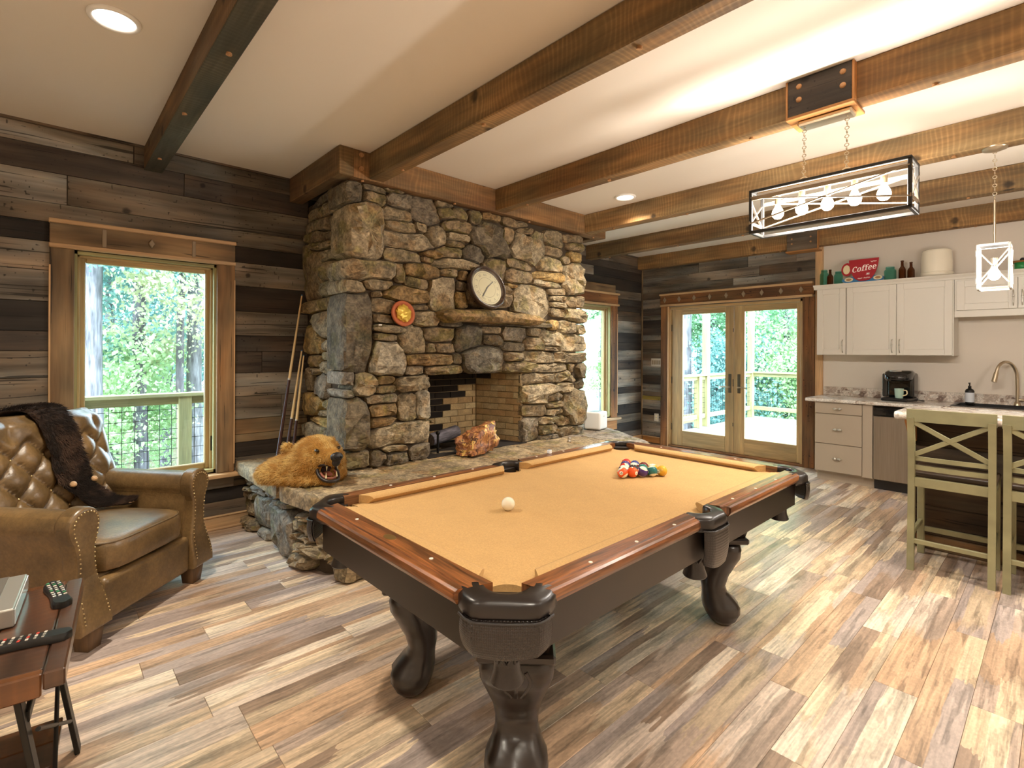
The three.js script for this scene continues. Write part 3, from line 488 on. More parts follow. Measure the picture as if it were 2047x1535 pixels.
// ---------------------------------------------------------------- stone work
// each stone takes the room its neighbours leave it; the outline is walked from its centre, then domed
function layStones(parent, list, map, opt) {
  const { joint = .007, prot = .035, back = .07, name = 'stone', limit = () => true, tilt = .12, seed: sd = 1, N = 18, slack = 1.22, jag = .5 } = opt;
  reseed(sd);
  const jit = list.map(() => [rr(0, 99), rr(-.1, .1)]);
  const metric = (k, x, y) => {
    const s = list[k], q = s[4] >= 0 ? 3.2 : 2.4, w = (n3(x * 9 + jit[k][0], y * 9, k, 5) - .5) * .10;
    const c = Math.cos(jit[k][1]), t = Math.sin(jit[k][1]), dx = (x - s[0]) * c + (y - s[1]) * t, dy = (y - s[1]) * c - (x - s[0]) * t;
    return Math.pow(Math.pow(Math.abs(dx) / s[2], q) + Math.pow(Math.abs(dy) / s[3], q), 1 / q) + w;
  };
  const near = list.map((s, i) => list.map((t, j) => j).filter((j) => j !== i && Math.abs(list[j][0] - s[0]) < list[j][2] * 1.3 + s[2] * 1.3 && Math.abs(list[j][1] - s[1]) < list[j][3] * 1.3 + s[3] * 1.3));
  list.forEach((s, k) => {
    const out = [];
    for (let i = 0; i < N; i++) {
      const a = (i + rr(-.25, .25)) / N * Math.PI * 2, ca = Math.cos(a) * s[2], sa = Math.sin(a) * s[3], L = Math.hypot(ca, sa), ux = ca / L, uy = sa / L;
      let r = .01; const step = .003;
      for (; r < .6; r += step) { const x = s[0] + ux * r, y = s[1] + uy * r, d = metric(k, x, y); if (d > slack || !limit(x, y)) break; let lost = false; for (const j of near[k]) if (metric(j, x, y) < d) { lost = true; break; } if (lost) break; }
      out.push([ux, uy, Math.max(.012, r - joint)]);
    }
    // even out single spikes
    const R = out.map((o, i) => Math.min(o[2], (out[(i + 1) % N][2] + out[(i + N - 1) % N][2]) / 2 * 1.25));
    const p = (opt.protOf ? opt.protOf(s) : prot) * rr(.55, 1.35), tx = rr(-tilt, tilt), ty = rr(-tilt, tilt), off = rr(0, 50), bk = opt.backOf ? opt.backOf(s) : back;
    const rings = [[1.0, -bk], [1.03, -.012], [.985, p * .45], [.86, p * .86], [.5, p]];
    const pos = [], idx = [], uv = [], uo = rr(0, 4), vo = rr(0, 4);
    const put = (x, y, h) => { const q = map(x, y, h); pos.push(q[0], q[1], q[2]); uv.push(0, 0); };
    rings.forEach(([f, h], ri) => out.forEach(([ux, uy], i) => {
      let rad = R[i] * f, x = s[0] + ux * rad, y = s[1] + uy * rad, d = h;
      if (ri >= 2) { d += (x - s[0]) * tx + (y - s[1]) * ty + (n3(x * 22 + off, y * 22, off, 3) - .5) * p * jag * (ri === 2 ? 1 : 1.6) + (n3(x * 60, y * 60 + off, off, 7) - .5) * p * .35; }
      put(x, y, d);
    }));
    put(s[0], s[1], p + (n3(off, s[1] * 22, off, 3) - .5) * p * jag);
    const c = rings.length * N;
    for (let q = 0; q < rings.length - 1; q++) for (let i = 0; i < N; i++) { const a = q * N + i, b = q * N + (i + 1) % N; idx.push(a, b, b + N, a, b + N, a + N); }
    for (let i = 0; i < N; i++) idx.push((rings.length - 1) * N + i, (rings.length - 1) * N + (i + 1) % N, c);
    if (opt.flip) for (let i = 0; i < idx.length; i += 3) { const t = idx[i]; idx[i] = idx[i + 1]; idx[i + 1] = t; }
    let g = new THREE.BufferGeometry(); g.setAttribute('position', new THREE.BufferAttribute(new Float32Array(pos), 3)); g.setAttribute('uv', new THREE.BufferAttribute(new Float32Array(uv), 2)); g.setIndex(idx);
    g = uvm(crease(g, .62), 'x', uo, vo);
    part(name, g, opt.mat ? opt.mat(s) : M.stone[s[4]], parent);
  });
}
function rubble(a0, a1, b0, b1, w0, w1, h0, h1, sd, tones) {   // courses of random stones
  reseed(sd); const list = [];
  for (let b = b0; b < b1 - .02;) { let h = rr(h0, h1); if (b + h > b1 - .05) h = b1 - b; for (let a = a0 - rr(0, w0); a < a1;) { const w = rr(w0, w1); const x0 = Math.max(a, a0), x1 = Math.min(a + w, a1); if (x1 - x0 > .04) list.push([(x0 + x1) / 2, b + h / 2 + rr(-.01, .01), (x1 - x0) / 2, h / 2, tones[Math.floor(rnd() * tones.length)]]); a += w; } b += h; }
  return list;
}
const FB = { x0: 2.39, x1: 3.42, y1: 1.215, zf: -3.62, zb: -4.15 };
{
  const ch = thing('stone_chimney', 'tall fieldstone chimney with mantel slab rising to the ceiling frame', 'fireplace');
  part('core', [box(1.725, FB.x0 - .02, .5, 2.69, ZW - .016, -3.62), box(FB.x1 + .02, 4.255, .5, 2.69, ZW - .016, -3.62), box(FB.x0 - .02, FB.x1 + .02, FB.y1 + .03, 2.69, ZW - .016, -3.62)], M.mortar, ch);
  const inOpen = (x, y) => x > FB.x0 - .01 && x < FB.x1 + .01 && y < FB.y1;
  layStones(ch, STONES_FRONT.map((s) => (s[0] < 1.66 ? [1.66, ...s.slice(1)] : s)), (x, y, h) => [x, y, -3.605 + h], {
    seed: 41, prot: .05, back: .045, tilt: .16, jag: .7, limit: (x, y) => x > 1.605 && y > HEARTH - .01 && y < 2.69 && !inOpen(x, y),
    backOf: (s) => (s[0] - s[2] < 1.72 ? .26 : s[0] + s[2] > 4.2 ? .3 : Math.abs(s[0] - FB.x0) < s[2] + .06 && s[1] < 1.25 ? .12 : Math.abs(s[0] - FB.x1) < s[2] + .08 && s[1] < 1.25 ? .14  : .045),
    protOf: (s) => (s[2] * s[3] > .02 ? .062 : .045) });
  layStones(ch, STONES_SIDE, (a, b, h) => [1.705 - h, b, a], { seed: 43, prot: .045, back: .02, limit: (a, b) => b > HEARTH - .01 && b < 2.69 && a > ZW + .01 && a < -3.74 });
  layStones(ch, rubble(ZW + .03, -3.66, HEARTH, 2.69, .2, .5, .1, .2, 45, [0, 1, 3, 4, 6]), (a, b, h) => [4.275 + h, b, a], { seed: 46, prot: .045, back: .02, flip: true });
  // mantel: one rough slab
  const mt = []; const NX = 26;
  for (let i = 0; i <= NX; i++) {
    const t = i / NX, x = 2.40 + t * 1.22, endt = Math.min(1, Math.min(t, 1 - t) * 9 + .3), n = (a) => n3(t * 9, a * 3.1, 4, 21) - .5, ring = [];
    const dep = (.2 + n(1) * .05) * (.75 + .25 * endt), th = (.098 + n(2) * .03) * endt, yc = 1.722 + Math.sin(t * 3.1) * .016 + n(3) * .01;
    const prof = [[0, .5], [.35, .55], [.8, .42], [.97, .1], [1, -.15], [.86, -.5], [.4, -.62], [0, -.6]];
    prof.forEach(([a, b], j) => ring.push(V(x + n(j + 4) * .012, yc + b * th + n(j + 9) * .012, -3.6 + a * dep + n(j + 14) * .022))); mt.push(ring);
  }
  part('mantel_slab', uvm(crease(loft(mt).toNonIndexed ? loft(mt) : loft(mt), .7), 'x'), M.stone[4], ch);
  // small ledge stone under the ring
  const lg = []; for (let i = 0; i <= 8; i++) { const t = i / 8, e = Math.sin(Math.PI * clamp(t, .04, .96)); lg.push([[0, .5], [.7, .5], [1, 0], [.7, -.5], [0, -.5]].map(([a, b], j) => V(1.84 + t * .3, 1.585 + b * .05 * Math.sqrt(e) + (n3(i, j, 2) - .5) * .006, -3.58 + a * .1 * Math.sqrt(e)))); }
  part('ledge_stone', uvm(loft(lg), 'x'), M.stone[0], ch);

  // firebox of pale bricks
  const fb = thing('firebox', 'brick-lined firebox with soot-blackened back inside the stone fireplace', 'firebox');
  const bl = .185, bh = .062;
  const xb0 = 2.52, xb1 = 3.305;
  const wallOf = (p, q, nrm, sootAt, sd, rows = 12) => {
    reseed(sd); let d = q.clone().sub(p), L = d.length(); d.normalize(); const flip = d.dot(V(0, 1, 0).cross(nrm)) < 0; if (flip) { const t = p; p = q; q = t; d.negate(); }
    for (let r = 0; r < rows; r++) for (let a = (r % 2 ? -bl / 2 : 0); a < L; a += bl) {
      const s = Math.max(0, a), e = Math.min(L, a + bl); if (e - s < .02) continue;
      const y = HEARTH - .01 + r * bh, tm = (s + e) / 2 / L, soot = sootAt(flip ? 1 - tm : tm, y);
      const g = box(s + .003, e - .003, y + .003, y + bh - .003, -.05, rr(-.002, .002), .002, 'x');
      g.applyMatrix4(new THREE.Matrix4().makeBasis(d, V(0, 1, 0), nrm).setPosition(p.clone().setY(0)));
      part('firebrick', g, soot ? M.sootbrick : M.firebrick[Math.floor(rnd() * 3)], fb);
    }
  };
  const nR = V(-.97, 0, .25).normalize(), nL = V(.97, 0, .25).normalize();
  wallOf(V(FB.x1 + .02, 0, FB.zf + .01), V(xb1, 0, FB.zb), V(-(FB.zf + .01 - FB.zb), 0, -(xb1 - FB.x1 - .02)).normalize().multiplyScalar(1), (t, y) => y > 1.1 && t > .75, 51);
  wallOf(V(xb1, 0, FB.zb), V(xb0, 0, FB.zb), V(0, 0, 1), (t, y) => (t > .5 && y > .74 + .1 * Math.sin(t * 17)) || (t > .28 && y > .9) || y > 1.06, 52);
  wallOf(V(xb0, 0, FB.zb), V(FB.x0 - .02, 0, FB.zf + .01), V(FB.zf + .01 - FB.zb, 0, (xb0 - FB.x0 + .02)).normalize(), (t, y) => y > .7, 53);
  part('mortar_bed', [bar(V(FB.x1 + .052, .86, FB.zf), V(xb1 + .03, .86, FB.zb - .02), .05, .74), bar(V(FB.x0 - .052, .86, FB.zf), V(xb0 - .03, .86, FB.zb - .02), .05, .74), box(xb0 - .06, xb1 + .06, HEARTH - .02, 1.3, FB.zb - .06, FB.zb - .012)], std('#8d7a5c', .95), fb);
  part('throat', box(FB.x0 - .05, FB.x1 + .05, 1.262, 1.30, FB.zb - .05, FB.zf), M.sootbrick, fb);
  part('fire_floor', box(FB.x0 - .05, FB.x1 + .05, HEARTH - .03, HEARTH + .004, FB.zb - .05, FB.zf + .06), M.sootbrick, fb);

  // ------------------------------------------------ raised hearth
  const he = thing('stone_hearth', 'raised fieldstone hearth with flagstone top in front of the chimney', 'hearth');
  const poly = [[1.14, ZW + .02], [1.14, -3.45], [1.2, -3.12], [1.36, -2.93], [1.9, -2.86], [3.0, -2.78], [4.14, -2.69], [4.44, -2.77], [4.66, -3.2], [4.9, -3.6], [5.0, ZW + .02]];
  const body = new THREE.Shape(poly.map(([x, z]) => new THREE.Vector2(3.0 + (x - 3.0) * .93, -(-3.7 + (z + 3.7) * .88))));
  const bg = new THREE.ExtrudeGeometry(body, { depth: HEARTH - .06, bevelEnabled: false }); bg.rotateX(-Math.PI / 2);
  part('core', uvm(bg), M.mortar, he);
  const inside = (x, z) => { let c = false; for (let i = 0, j = poly.length - 1; i < poly.length; j = i++) { const [xi, zi] = poly[i], [xj, zj] = poly[j]; if ((zi > z) !== (zj > z) && x < (xj - xi) * (z - zi) / (zj - zi) + xi) c = !c; } return c; };
  const flags = rubble(1.1, 4.9, ZW + .02, -2.68, .45, .95, .38, .62, 61, [0, 0, 2, 2, 5]).filter((s) => inside(s[0], s[1]) || inside(s[0] - s[2] * .6, s[1]) || inside(s[0] + s[2] * .6, s[1]) || inside(s[0], s[1] - s[3] * .6))
    .map((s) => { let [x, z, a, b, t] = s; for (let k = 0; k < 12 && !inside(x, z); k++) { x += (3 - x) * .03; z += (-3.7 - z) * .06; } return [x, z, a, b, t]; });
  layStones(he, flags, (a, b, h) => [a, HEARTH - .012 + h, b], { seed: 62, name: 'flagstone', joint: .004, prot: .011, back: .085, tilt: .012, flip: true, slack: 1.9, limit: (x, z) => inside(x, z), jag: .5, N: 26, mat: (s) => (s[0] > 4.25 ? M.slabGrey : M.slab) });
  layStones(he, STONES_HEARTH_SIDE.concat(rubble(-3.05, -2.9, .02, .46, .15, .3, .09, .15, 66, [0, 1])), (a, b, h) => [1.255 - h + Math.max(0, a + 3.5) * .22, b, a], { seed: 63, prot: .07, back: .03, slack: 1.3, limit: (a, b) => b > .002 && b < .455 && a > ZW + .02 && a < -2.93 });
  layStones(he, rubble(1.36, 4.4, .005, .455, .18, .5, .09, .17, 67, [0, 1, 4, 6, 8]), (a, b, h) => [a, b, -2.99 + (a - 1.3) * .045 + h], { seed: 64, prot: .06, back: .03, limit: (a, b) => b > .002 && b < .455 });
  layStones(he, rubble(-4.5, -2.86, .005, .455, .18, .45, .09, .17, 68, [0, 1, 4, 6, 8]), (a, b, h) => [4.82 - Math.max(0, a + 3.7) * .50 + h, b, a], { seed: 65, prot: .05, back: .03, flip: true, limit: (a, b) => b > .002 && b < .455 });
}
// ---------------------------------------------------------------- lamps
function can(x, z, label) {
  const g = thing('recessed_light', label, 'ceiling light', [x, CEIL, z], 0, 'recessed ceiling lights');
  part('trim_ring', place(new THREE.TorusGeometry(.088, .012, 8, 32), [0, -.004, 0], [Math.PI / 2, 0, 0]), M.white, g);
  part('lens', place(new THREE.CylinderGeometry(.082, .082, .006, 32), [0, -.004, 0]), M.canDisc, g);
  const s = new THREE.SpotLight(WARM, CAN_CD, 0, 1.15, .75, 2); s.position.set(0, -.012, 0); s.target.position.set(0, -2, 0); s.castShadow = true; s.shadow.radius = 4; g.add(s, s.target);
}
can(.226, -2.88, 'round recessed ceiling light at top left, before the first beam');
can(4.075, -2.85, 'small round recessed ceiling light right of the chimney between two beams');
can(.226, .3, 'round recessed ceiling light overhead behind the viewer, left side');
can(4.075, 1.0, 'round recessed ceiling light past the right edge of the view');
can(2.2, 1.5, 'round recessed ceiling light behind the viewer over open floor');
can(-1.6, -1.2, 'round recessed ceiling light beyond the left edge of the view');
can(-1.6, 1.3, 'round recessed ceiling light in the corner behind the viewer');
function bulb(parent, x, y, z, cd) {
  const b = part('bulb', place(lathe([[.001, -.062], [.016, -.058], [.028, -.044], [.031, -.028], [.027, -.012], [.016, .008], [.012, .02], [.012, .03]], 16), [x, y, z]), M.bulb, parent);
  part('socket', place(new THREE.CylinderGeometry(.016, .016, .055, 14), [x, y + .05, z]), M.nickel, parent);
  const p = new THREE.PointLight(BULB, cd, 0, 2); p.position.set(x, y - .03, z); p.castShadow = true; p.shadow.radius = 1.5; parent.add(p);
  return b;
}
function chain(parent, p, q, n) { const geos = []; for (let i = 0; i < n; i++) { const t = (i + .5) / n, c = p.clone().lerp(q, t), L = p.distanceTo(q) / n * .72; const g = new THREE.TorusGeometry(.0095, .0022, 6, 12); g.scale(1, L / .019, 1); if (i % 2) g.rotateY(Math.PI / 2); g.translate(c.x, c.y, c.z); geos.push(g); } return part('chain', geos, M.nickel, parent); }
{
  const X0 = 2.965, X1 = 3.13, Z0 = -1.22, Z1 = -.495, Y0 = 2.105, Y1 = 2.335, g = thing('chandelier', 'long open-frame lantern chandelier with five bulbs hung on chains', 'chandelier');
  const w = .017, fr = [];
  for (const x of [X0, X1]) for (const y of [Y0, Y1]) fr.push(box(x - w / 2, x + w / 2, y - w / 2, y + w / 2, Z0 - w / 2, Z1 + w / 2, .002, 'z'));
  for (const x of [X0, X1]) for (const z of [Z0, Z1]) fr.push(box(x - w / 2, x + w / 2, Y0, Y1, z - w / 2, z + w / 2, .002, 'y'));
  for (const y of [Y0, Y1]) for (const z of [Z0, Z1]) fr.push(box(X0, X1, y - w / 2, y + w / 2, z - w / 2, z + w / 2, .002, 'x'));
  part('frame', fr, M.lampDark, g);
  for (const x of [X0 - .004, X1 + .004]) { part('cross_bar', bar(V(x, Y0 + .05, Z0), V(x, Y1 - .035, Z1), .014, .006, .001), M.lampBrown, g); part('cross_bar', bar(V(x, Y1 - .035, Z0), V(x, Y0 + .05, Z1), .014, .006, .001), M.lampBrown, g); part('band', box(x - .004, x + .004, Y1 - .052, Y1 - .03, Z0 - .01, Z1 + .01, .002, 'z'), M.lampBrown, g); }
  for (const z of [Z0 - .004, Z1 + .004]) { part('cross_bar', bar(V(X0, Y0 + .05, z), V(X1, Y1 - .05, z), .012, .006, .001), M.lampSilver, g); part('cross_bar', bar(V(X0, Y1 - .05, z), V(X1, Y0 + .05, z), .012, .006, .001), M.lampSilver, g); part('band', box(X0 - .01, X1 + .01, Y0 + .045, Y0 + .062, z - .003, z + .003), M.lampBrown, g); }
  part('lamp_rail', box(3.03, 3.066, Y1 - .012, Y1 + .004, Z0, Z1, .002, 'z'), M.lampSilver, g);
  for (let k = 0; k < 5; k++) bulb(g, 3.048, 2.235, -1.105 + k * .1235, CHANDELIER_CD);
  for (const z of [-.973, -.772]) { part('hanger_loop', place(new THREE.TorusGeometry(.022, .003, 8, 20), [3.048, Y1 + .022, z], [0, Math.PI / 2, 0]), M.nickel, g); chain(g, V(3.048, Y1 + .04, z), V(3.06, 2.665, z), 13); }
  part('canopy', box(3.025, 3.125, 2.655, 2.685, -1.0, -.745, .008, 'z'), M.nickel, g);
  // wooden block on the beam
  const k = thing('chandelier_block', 'dark plank box with copper pegs clad around the beam above the chandelier', 'block');
  part('face_board', box(2.99, 3.03, 2.70, CEIL - .002, -1.035, -.735, .003, 'z'), M.plank[0], k);
  part('face_board', box(3.155, 3.19, 2.70, CEIL - .002, -1.035, -.735, .003, 'z'), M.plank[0], k);
  part('bottom_board', box(2.985, 3.195, 2.685, 2.703, -1.045, -.725, .003, 'z'), M.orangeWood, k);
  part('edge_strip', [box(2.988, 3.032, 2.70, CEIL - .002, -.735, -.724, .002, 'y'), box(2.988, 3.032, 2.70, CEIL - .002, -1.046, -1.035, .002, 'y')], M.orangeWood, k);
  for (const [y, z] of [[2.855, -.98], [2.785, -.98], [2.855, -.775], [2.785, -.775]]) part('peg', place(lathe([[.001, .008], [.008, .008], [.012, .005], [.015, 0], [.015, -.004]], 14), [2.99, y, z], [0, 0, Math.PI / 2]), M.peg, k);
}
function pendant(z, label) {
  const g = thing('pendant_lantern', label, 'pendant light', [4.365, 0, z], 0, 'pendant lanterns over the island'), h = .072, Y0 = 1.825, Y1 = 2.095, w = .012, fr = [];
  for (const x of [-h, h]) for (const zz of [-h, h]) fr.push(box(x - w / 2, x + w / 2, Y0, Y1, zz - w / 2, zz + w / 2, .0015, 'y'));
  for (const y of [Y0, Y1]) { for (const x of [-h, h]) fr.push(box(x - w / 2, x + w / 2, y - w / 2, y + w / 2, -h, h, .0015, 'z')); for (const zz of [-h, h]) fr.push(box(-h, h, y - w / 2, y + w / 2, zz - w / 2, zz + w / 2, .0015, 'x')); }
  part('frame', fr, M.lampSilver, g);
  for (const x of [-h - .003, h + .003]) { part('cross_bar', bar(V(x, Y0 + .03, -h), V(x, Y1 - .03, h), .012, .005), M.white, g); part('cross_bar', bar(V(x, Y1 - .03, -h), V(x, Y0 + .03, h), .012, .005), M.white, g); }
  for (const zz of [-h - .003, h + .003]) { part('cross_bar', bar(V(-h, Y0 + .03, zz), V(h, Y1 - .03, zz), .012, .005), M.white, g); part('cross_bar', bar(V(-h, Y1 - .03, zz), V(h, Y0 + .03, zz), .012, .005), M.white, g); }
  part('top_plate', box(-h, h, Y1 - .004, Y1 + .006, -h, h), M.lampDark, g);
  bulb(g, 0, 1.94, 0, PENDANT_CD);
  part('stem', rod(V(0, Y1, 0), V(0, 2.38, 0), .006), M.nickel, g);
  chain(g, V(0, 2.38, 0), V(0, 2.69, 0), 12);
  part('canopy', place(lathe([[.001, -.022], [.02, -.02], [.06, -.006], [.062, .008]], 24), [0, 2.70, 0]), M.nickel, g);
}
pendant(-.306, 'small square pendant lantern with X sides hanging at the right over the island');
pendant(.75, 'square pendant lantern farther along the island, out at the right');
// ---------------------------------------------------------------- pool table (local: length along x)
const weaveBump = tex(512, 256, (u, v) => { const i = Math.floor(u * 48), j = Math.floor(v * 24), fu = u * 48 - i, fv = v * 24 - j, o = (i + j) % 2; const a = o ? Math.sin(fu * Math.PI) * (.6 + .4 * Math.sin(fv * Math.PI)) : Math.sin(fv * Math.PI) * (.6 + .4 * Math.sin(fu * Math.PI)); return a; }, 0, 0, false);
M.weave = phys('#1d1511', .3, { bumpMap: weaveBump, bumpScale: .0016, clearcoat: .35, clearcoatRoughness: .25 });
const PT = thing('pool_table', 'mahogany-railed pool table with tan felt and carved dark legs', 'pool table', [1.955, 0, -1.572], .0084);
{
  const HL = .99, HW = .495, TOP = .785, BED = .748;
  // bed cloth with pocket notches
  const pts = [];
  const arc = (cx, cz, r, a0, a1) => { for (let k = 0; k <= 14; k++) { const a = a0 + (a1 - a0) * k / 14; pts.push([cx + Math.cos(a) * r, cz + Math.sin(a) * r]); } };
  const Q = Math.PI / 4, w = 1.3, r = .063;                     // walk counter-clockwise; each notch is an arc bulging into the bed
  pts.push([-1.045, -.44]); arc(-1.012, -.517, r, Q + w, Q - w); pts.push([-.93, -.56], [-.06, -.56]); arc(0, -.56, .06, Math.PI, 0); pts.push([.06, -.56], [.93, -.56]);
  arc(1.012, -.517, r, 3 * Q + w, 3 * Q - w); pts.push([1.045, -.44], [1.045, .44]); arc(1.012, .517, r, 5 * Q + w, 5 * Q - w); pts.push([.93, .56], [.06, .56]); arc(0, .56, .06, 0, -Math.PI); pts.push([-.06, .56], [-.93, .56]);
  arc(-1.012, .517, r, 7 * Q + w, 7 * Q - w); pts.push([-1.045, .44]);
  const bed = new THREE.ExtrudeGeometry(new THREE.Shape(pts.map((p) => new THREE.Vector2(p[0], p[1]))), { depth: .022, bevelEnabled: false }); bed.rotateX(Math.PI / 2); bed.translate(0, BED, 0);
  part('bed_cloth', uvm(bed), M.felt, PT);
  // cushions
  const cushion = (a, b, nose, along, side) => {       // from a to b along the axis, at offset nose, side = outward sign
    const prof = [[.058, TOP - .001], [.02, TOP - .002], [.004, TOP - .008], [0, TOP - .015], [.006, TOP - .022], [.02, BED + .001], [.058, BED + .001]];
    const cut = (o) => (.058 - o) * .75;
    const ring = (t, dir) => prof.map(([o, y]) => { const l = t + dir * cut(o), w = side * (nose + o); return along === 'x' ? V(l, y, w) : V(w, y, l); });
    part('cushion', uvm(crease(loft([ring(a, 1), ring((a + b) / 2, 0), ring(b, -1)]), .7), along), M.felt, PT);
  };
  for (const s of [-1, 1]) { cushion(-.925, -.062, HW, 'x', s); cushion(.062, .925, HW, 'x', s); cushion(-.435, .435, HL, 'z', s); }
  // wooden rails
  const railProf = (w) => [[.056, TOP], [w - .036, TOP], [w - .033, TOP - .004], [w - .026, TOP - .004], [w - .022, TOP - .001], [w - .010, TOP - .002], [w - .003, TOP - .007], [w, TOP - .014], [w, TOP - .028], [w - .008, TOP - .042], [.056, TOP - .042]];
  const rail = (a, b, nose, along, side, w, ca, cb) => {
    const P = railProf(w), ring = (t, dir, c) => P.map(([o, y]) => { const l = t + dir * c * clamp((o - .09) / (w - .09)), q = side * (nose + o); return along === 'x' ? V(l, y, q) : V(q, y, l); });
    return part('rail', uvm(crease(loft([ring(a, 1, ca), ring(a + .02, 1, ca * .4), ring(b - .02, -1, cb * .4), ring(b, -1, cb)]), .5), along, rnd(), rnd()), M.rail, PT);
  };
  const sight = (r, x, z) => part('sight', place(new THREE.CylinderGeometry(.0065, .0065, .003, 14), [x, TOP + .0005, z]), M.sight, r);
  const s0 = .2469;
  for (const s of [-1, 1]) {
    let r = rail(-.99, -.088, HW, 'x', s, .142, .04, .055); for (const k of [-3, -2, -1]) sight(r, k * s0, s * .594);
    r = rail(.088, .99, HW, 'x', s, .142, .055, .04); for (const k of [1, 2, 3]) sight(r, k * s0, s * .594);
    r = rail(-.495, .495, HL, 'z', s, .16, .045, .045); for (const k of [-1, 1]) sight(r, s * 1.081, k * s0);
    if (s < 0) { const pl = part('name_plate', place(new THREE.CylinderGeometry(1, 1, .002, 32).scale(.017, 1, .031), [-1.083, TOP + .0008, 0]), M.brass, r); }
  }
  // apron, slate frame and leg blocks
  const oct = (x, z, c) => [[-x + c, -z], [x - c, -z], [x, -z + c], [x, z - c], [x - c, z], [-x + c, z], [-x, z - c], [-x, -z + c]].map((p) => new THREE.Vector2(p[0], p[1]));
  const ap = new THREE.Shape(oct(1.115, .603, .13)); ap.holes.push(new THREE.Path(oct(1.085, .573, .13)));
  const ag = new THREE.ExtrudeGeometry(ap, { depth: .14, bevelEnabled: true, bevelSize: .002, bevelThickness: .002, bevelSegments: 1 }); ag.rotateX(Math.PI / 2); ag.translate(0, .753, 0);
  part('apron', uvm(ag), M.cabinetDark, PT);
  part('slate', box(-1.04, 1.04, .70, .727, -.55, .55), M.cabinetDark, PT);
  part('under_frame', [box(-.98, .98, .56, .70, -.43, -.36), box(-.98, .98, .56, .70, .36, .43), box(-.86, -.72, .50, .66, -.43, .43), box(.66, .80, .50, .66, -.43, .43)], M.cabinetDark, PT);
  // legs: S-curved, knee and foot turned out along the diagonal
  const prof = [[0.44, 0.07, -0.045, 0.093], [0.425, 0.082, -0.048, 0.1116], [0.4, 0.088, -0.055, 0.124], [0.36, 0.082, -0.07, 0.1215], [0.31, 0.055, -0.088, 0.1054], [0.25, 0.028, -0.1, 0.0824], [0.2, 0.014, -0.1, 0.0731], [0.163, 0.026, -0.092, 0.0731], [0.125, 0.062, -0.09, 0.0858], [0.093, 0.086, -0.09, 0.1032], [0.06, 0.084, -0.084, 0.1067], [0.03, 0.066, -0.07, 0.0974], [0.008, 0.042, -0.045, 0.0766], [0.001, 0.03, -0.034, 0.058]];
  const ringOf = ([y, f, b, w]) => { const n = 20, r = []; for (let i = 0; i < n; i++) { const a = i / n * Math.PI * 2, c = Math.cos(a), s = Math.sin(a), q = 2.8, k = Math.pow(Math.pow(Math.abs(c), q) + Math.pow(Math.abs(s), q), -1 / q); const m = (f + b) / 2, h = (f - b) / 2; const carve = y > .25 && c > .2 ? Math.sin(a * 7) * .0035 + (n3(a * 5, y * 40, 3) - .5) * .007 : y < .13 && c > 0 ? Math.cos(a * 8) * .005 : 0; r.push(V(m + (h + carve) * c * k, y, w * s * k * (1 + carve * 2))); } return r; };
  const dense = []; for (let i = 0; i < prof.length - 1; i++) for (let k = 0; k < 3; k++) { const t = k / 3; dense.push(prof[i].map((v, j) => v + (prof[i + 1][j] - v) * t)); } dense.push(prof[prof.length - 1]);
  const legGeo = loft(dense.map(ringOf).reverse());
  for (const [x, z] of [[-.80, .335], [-.80, -.30], [.70, .335], [.70, -.30]]) {
    const a = Math.atan2(-Math.sign(z), Math.sign(x));
    const l = part('leg', legGeo, M.legDark, PT); l.position.set(x, 0, z); l.rotation.y = a;
    const k = .70710678;
    part('leg_cornice', place(box(-.085, .10, .44, .472, -.125, .125, .008), [0, 0, 0]), M.legDark, l);
    part('leg_block', place(join([loft([[-.08, -.1], [.09, -.1], [.09, .1], [-.08, .1]].map(() => 0) && [.47, .655].map((y, i) => [[-.08, -.1], [.085 + i * .05, -.1 - i * .04], [.085 + i * .05, .1 + i * .04], [-.08, .1]].map(([p, q]) => V(p, y, q))))])), M.cabinetDark, l);
    // carved leaf on the knee
    for (const s of [-1, 0, 1]) part('carving', tube([V(.083, .41, s * .03), V(.079, .38, s * .045), V(.07, .345, s * .034), V(.05, .31, s * .018)], .0075, 12, 6), M.legDark, l);
  }
  // pockets
  const pocketMat = M.pocket;
  const pocket = (cx, cz, ang, ri, ro, span, drop) => {
    // ro(phi): outer radius; leather collar as a loft round the hole
    const n = 22, rings = [];
    for (let i = 0; i <= n; i++) {
      const ph = -span + 2 * span * i / n, R = ro(ph), dir = V(Math.cos(ang + ph), 0, Math.sin(ang + ph)), c = V(cx, 0, cz);
      const pr = [[ri, TOP - .008], [ri + .006, TOP - .001], [ri + (R - ri) * .35, TOP + .001], [R - .012, TOP - .003], [R, TOP - .016], [R + .001, TOP - .045], [R - .006, TOP - .06], [ri + .004, TOP - .06], [ri - .001, TOP - .03]];
      rings.push(pr.map(([r, y]) => c.clone().addScaledVector(dir, r).setY(y)));
    }
    const P = part('pocket', loft(rings), pocketMat, PT);
    // shield: two-sided curved flap with woven relief
    const pos = [], uv = [], idx = [], a = 18, b = 6, sp = span * (drop.f || .62);
    for (let l = 0; l < 2; l++) for (let j = 0; j <= b; j++) for (let i = 0; i <= a; i++) {
      const t = i / a, ph = -sp + 2 * sp * t, v = j / b, R = ro(ph) + .006 + Math.sin(v * Math.PI * .5) * .012 - l * .008 - v * v * .02, bot = drop.y - .02 * Math.sin(t * Math.PI), y = TOP - .05 + (bot - (TOP - .05)) * v;
      pos.push(cx + Math.cos(ang + ph) * R, y, cz + Math.sin(ang + ph) * R); uv.push(t, v * .6);
    }
    const W = a + 1, off = W * (b + 1);
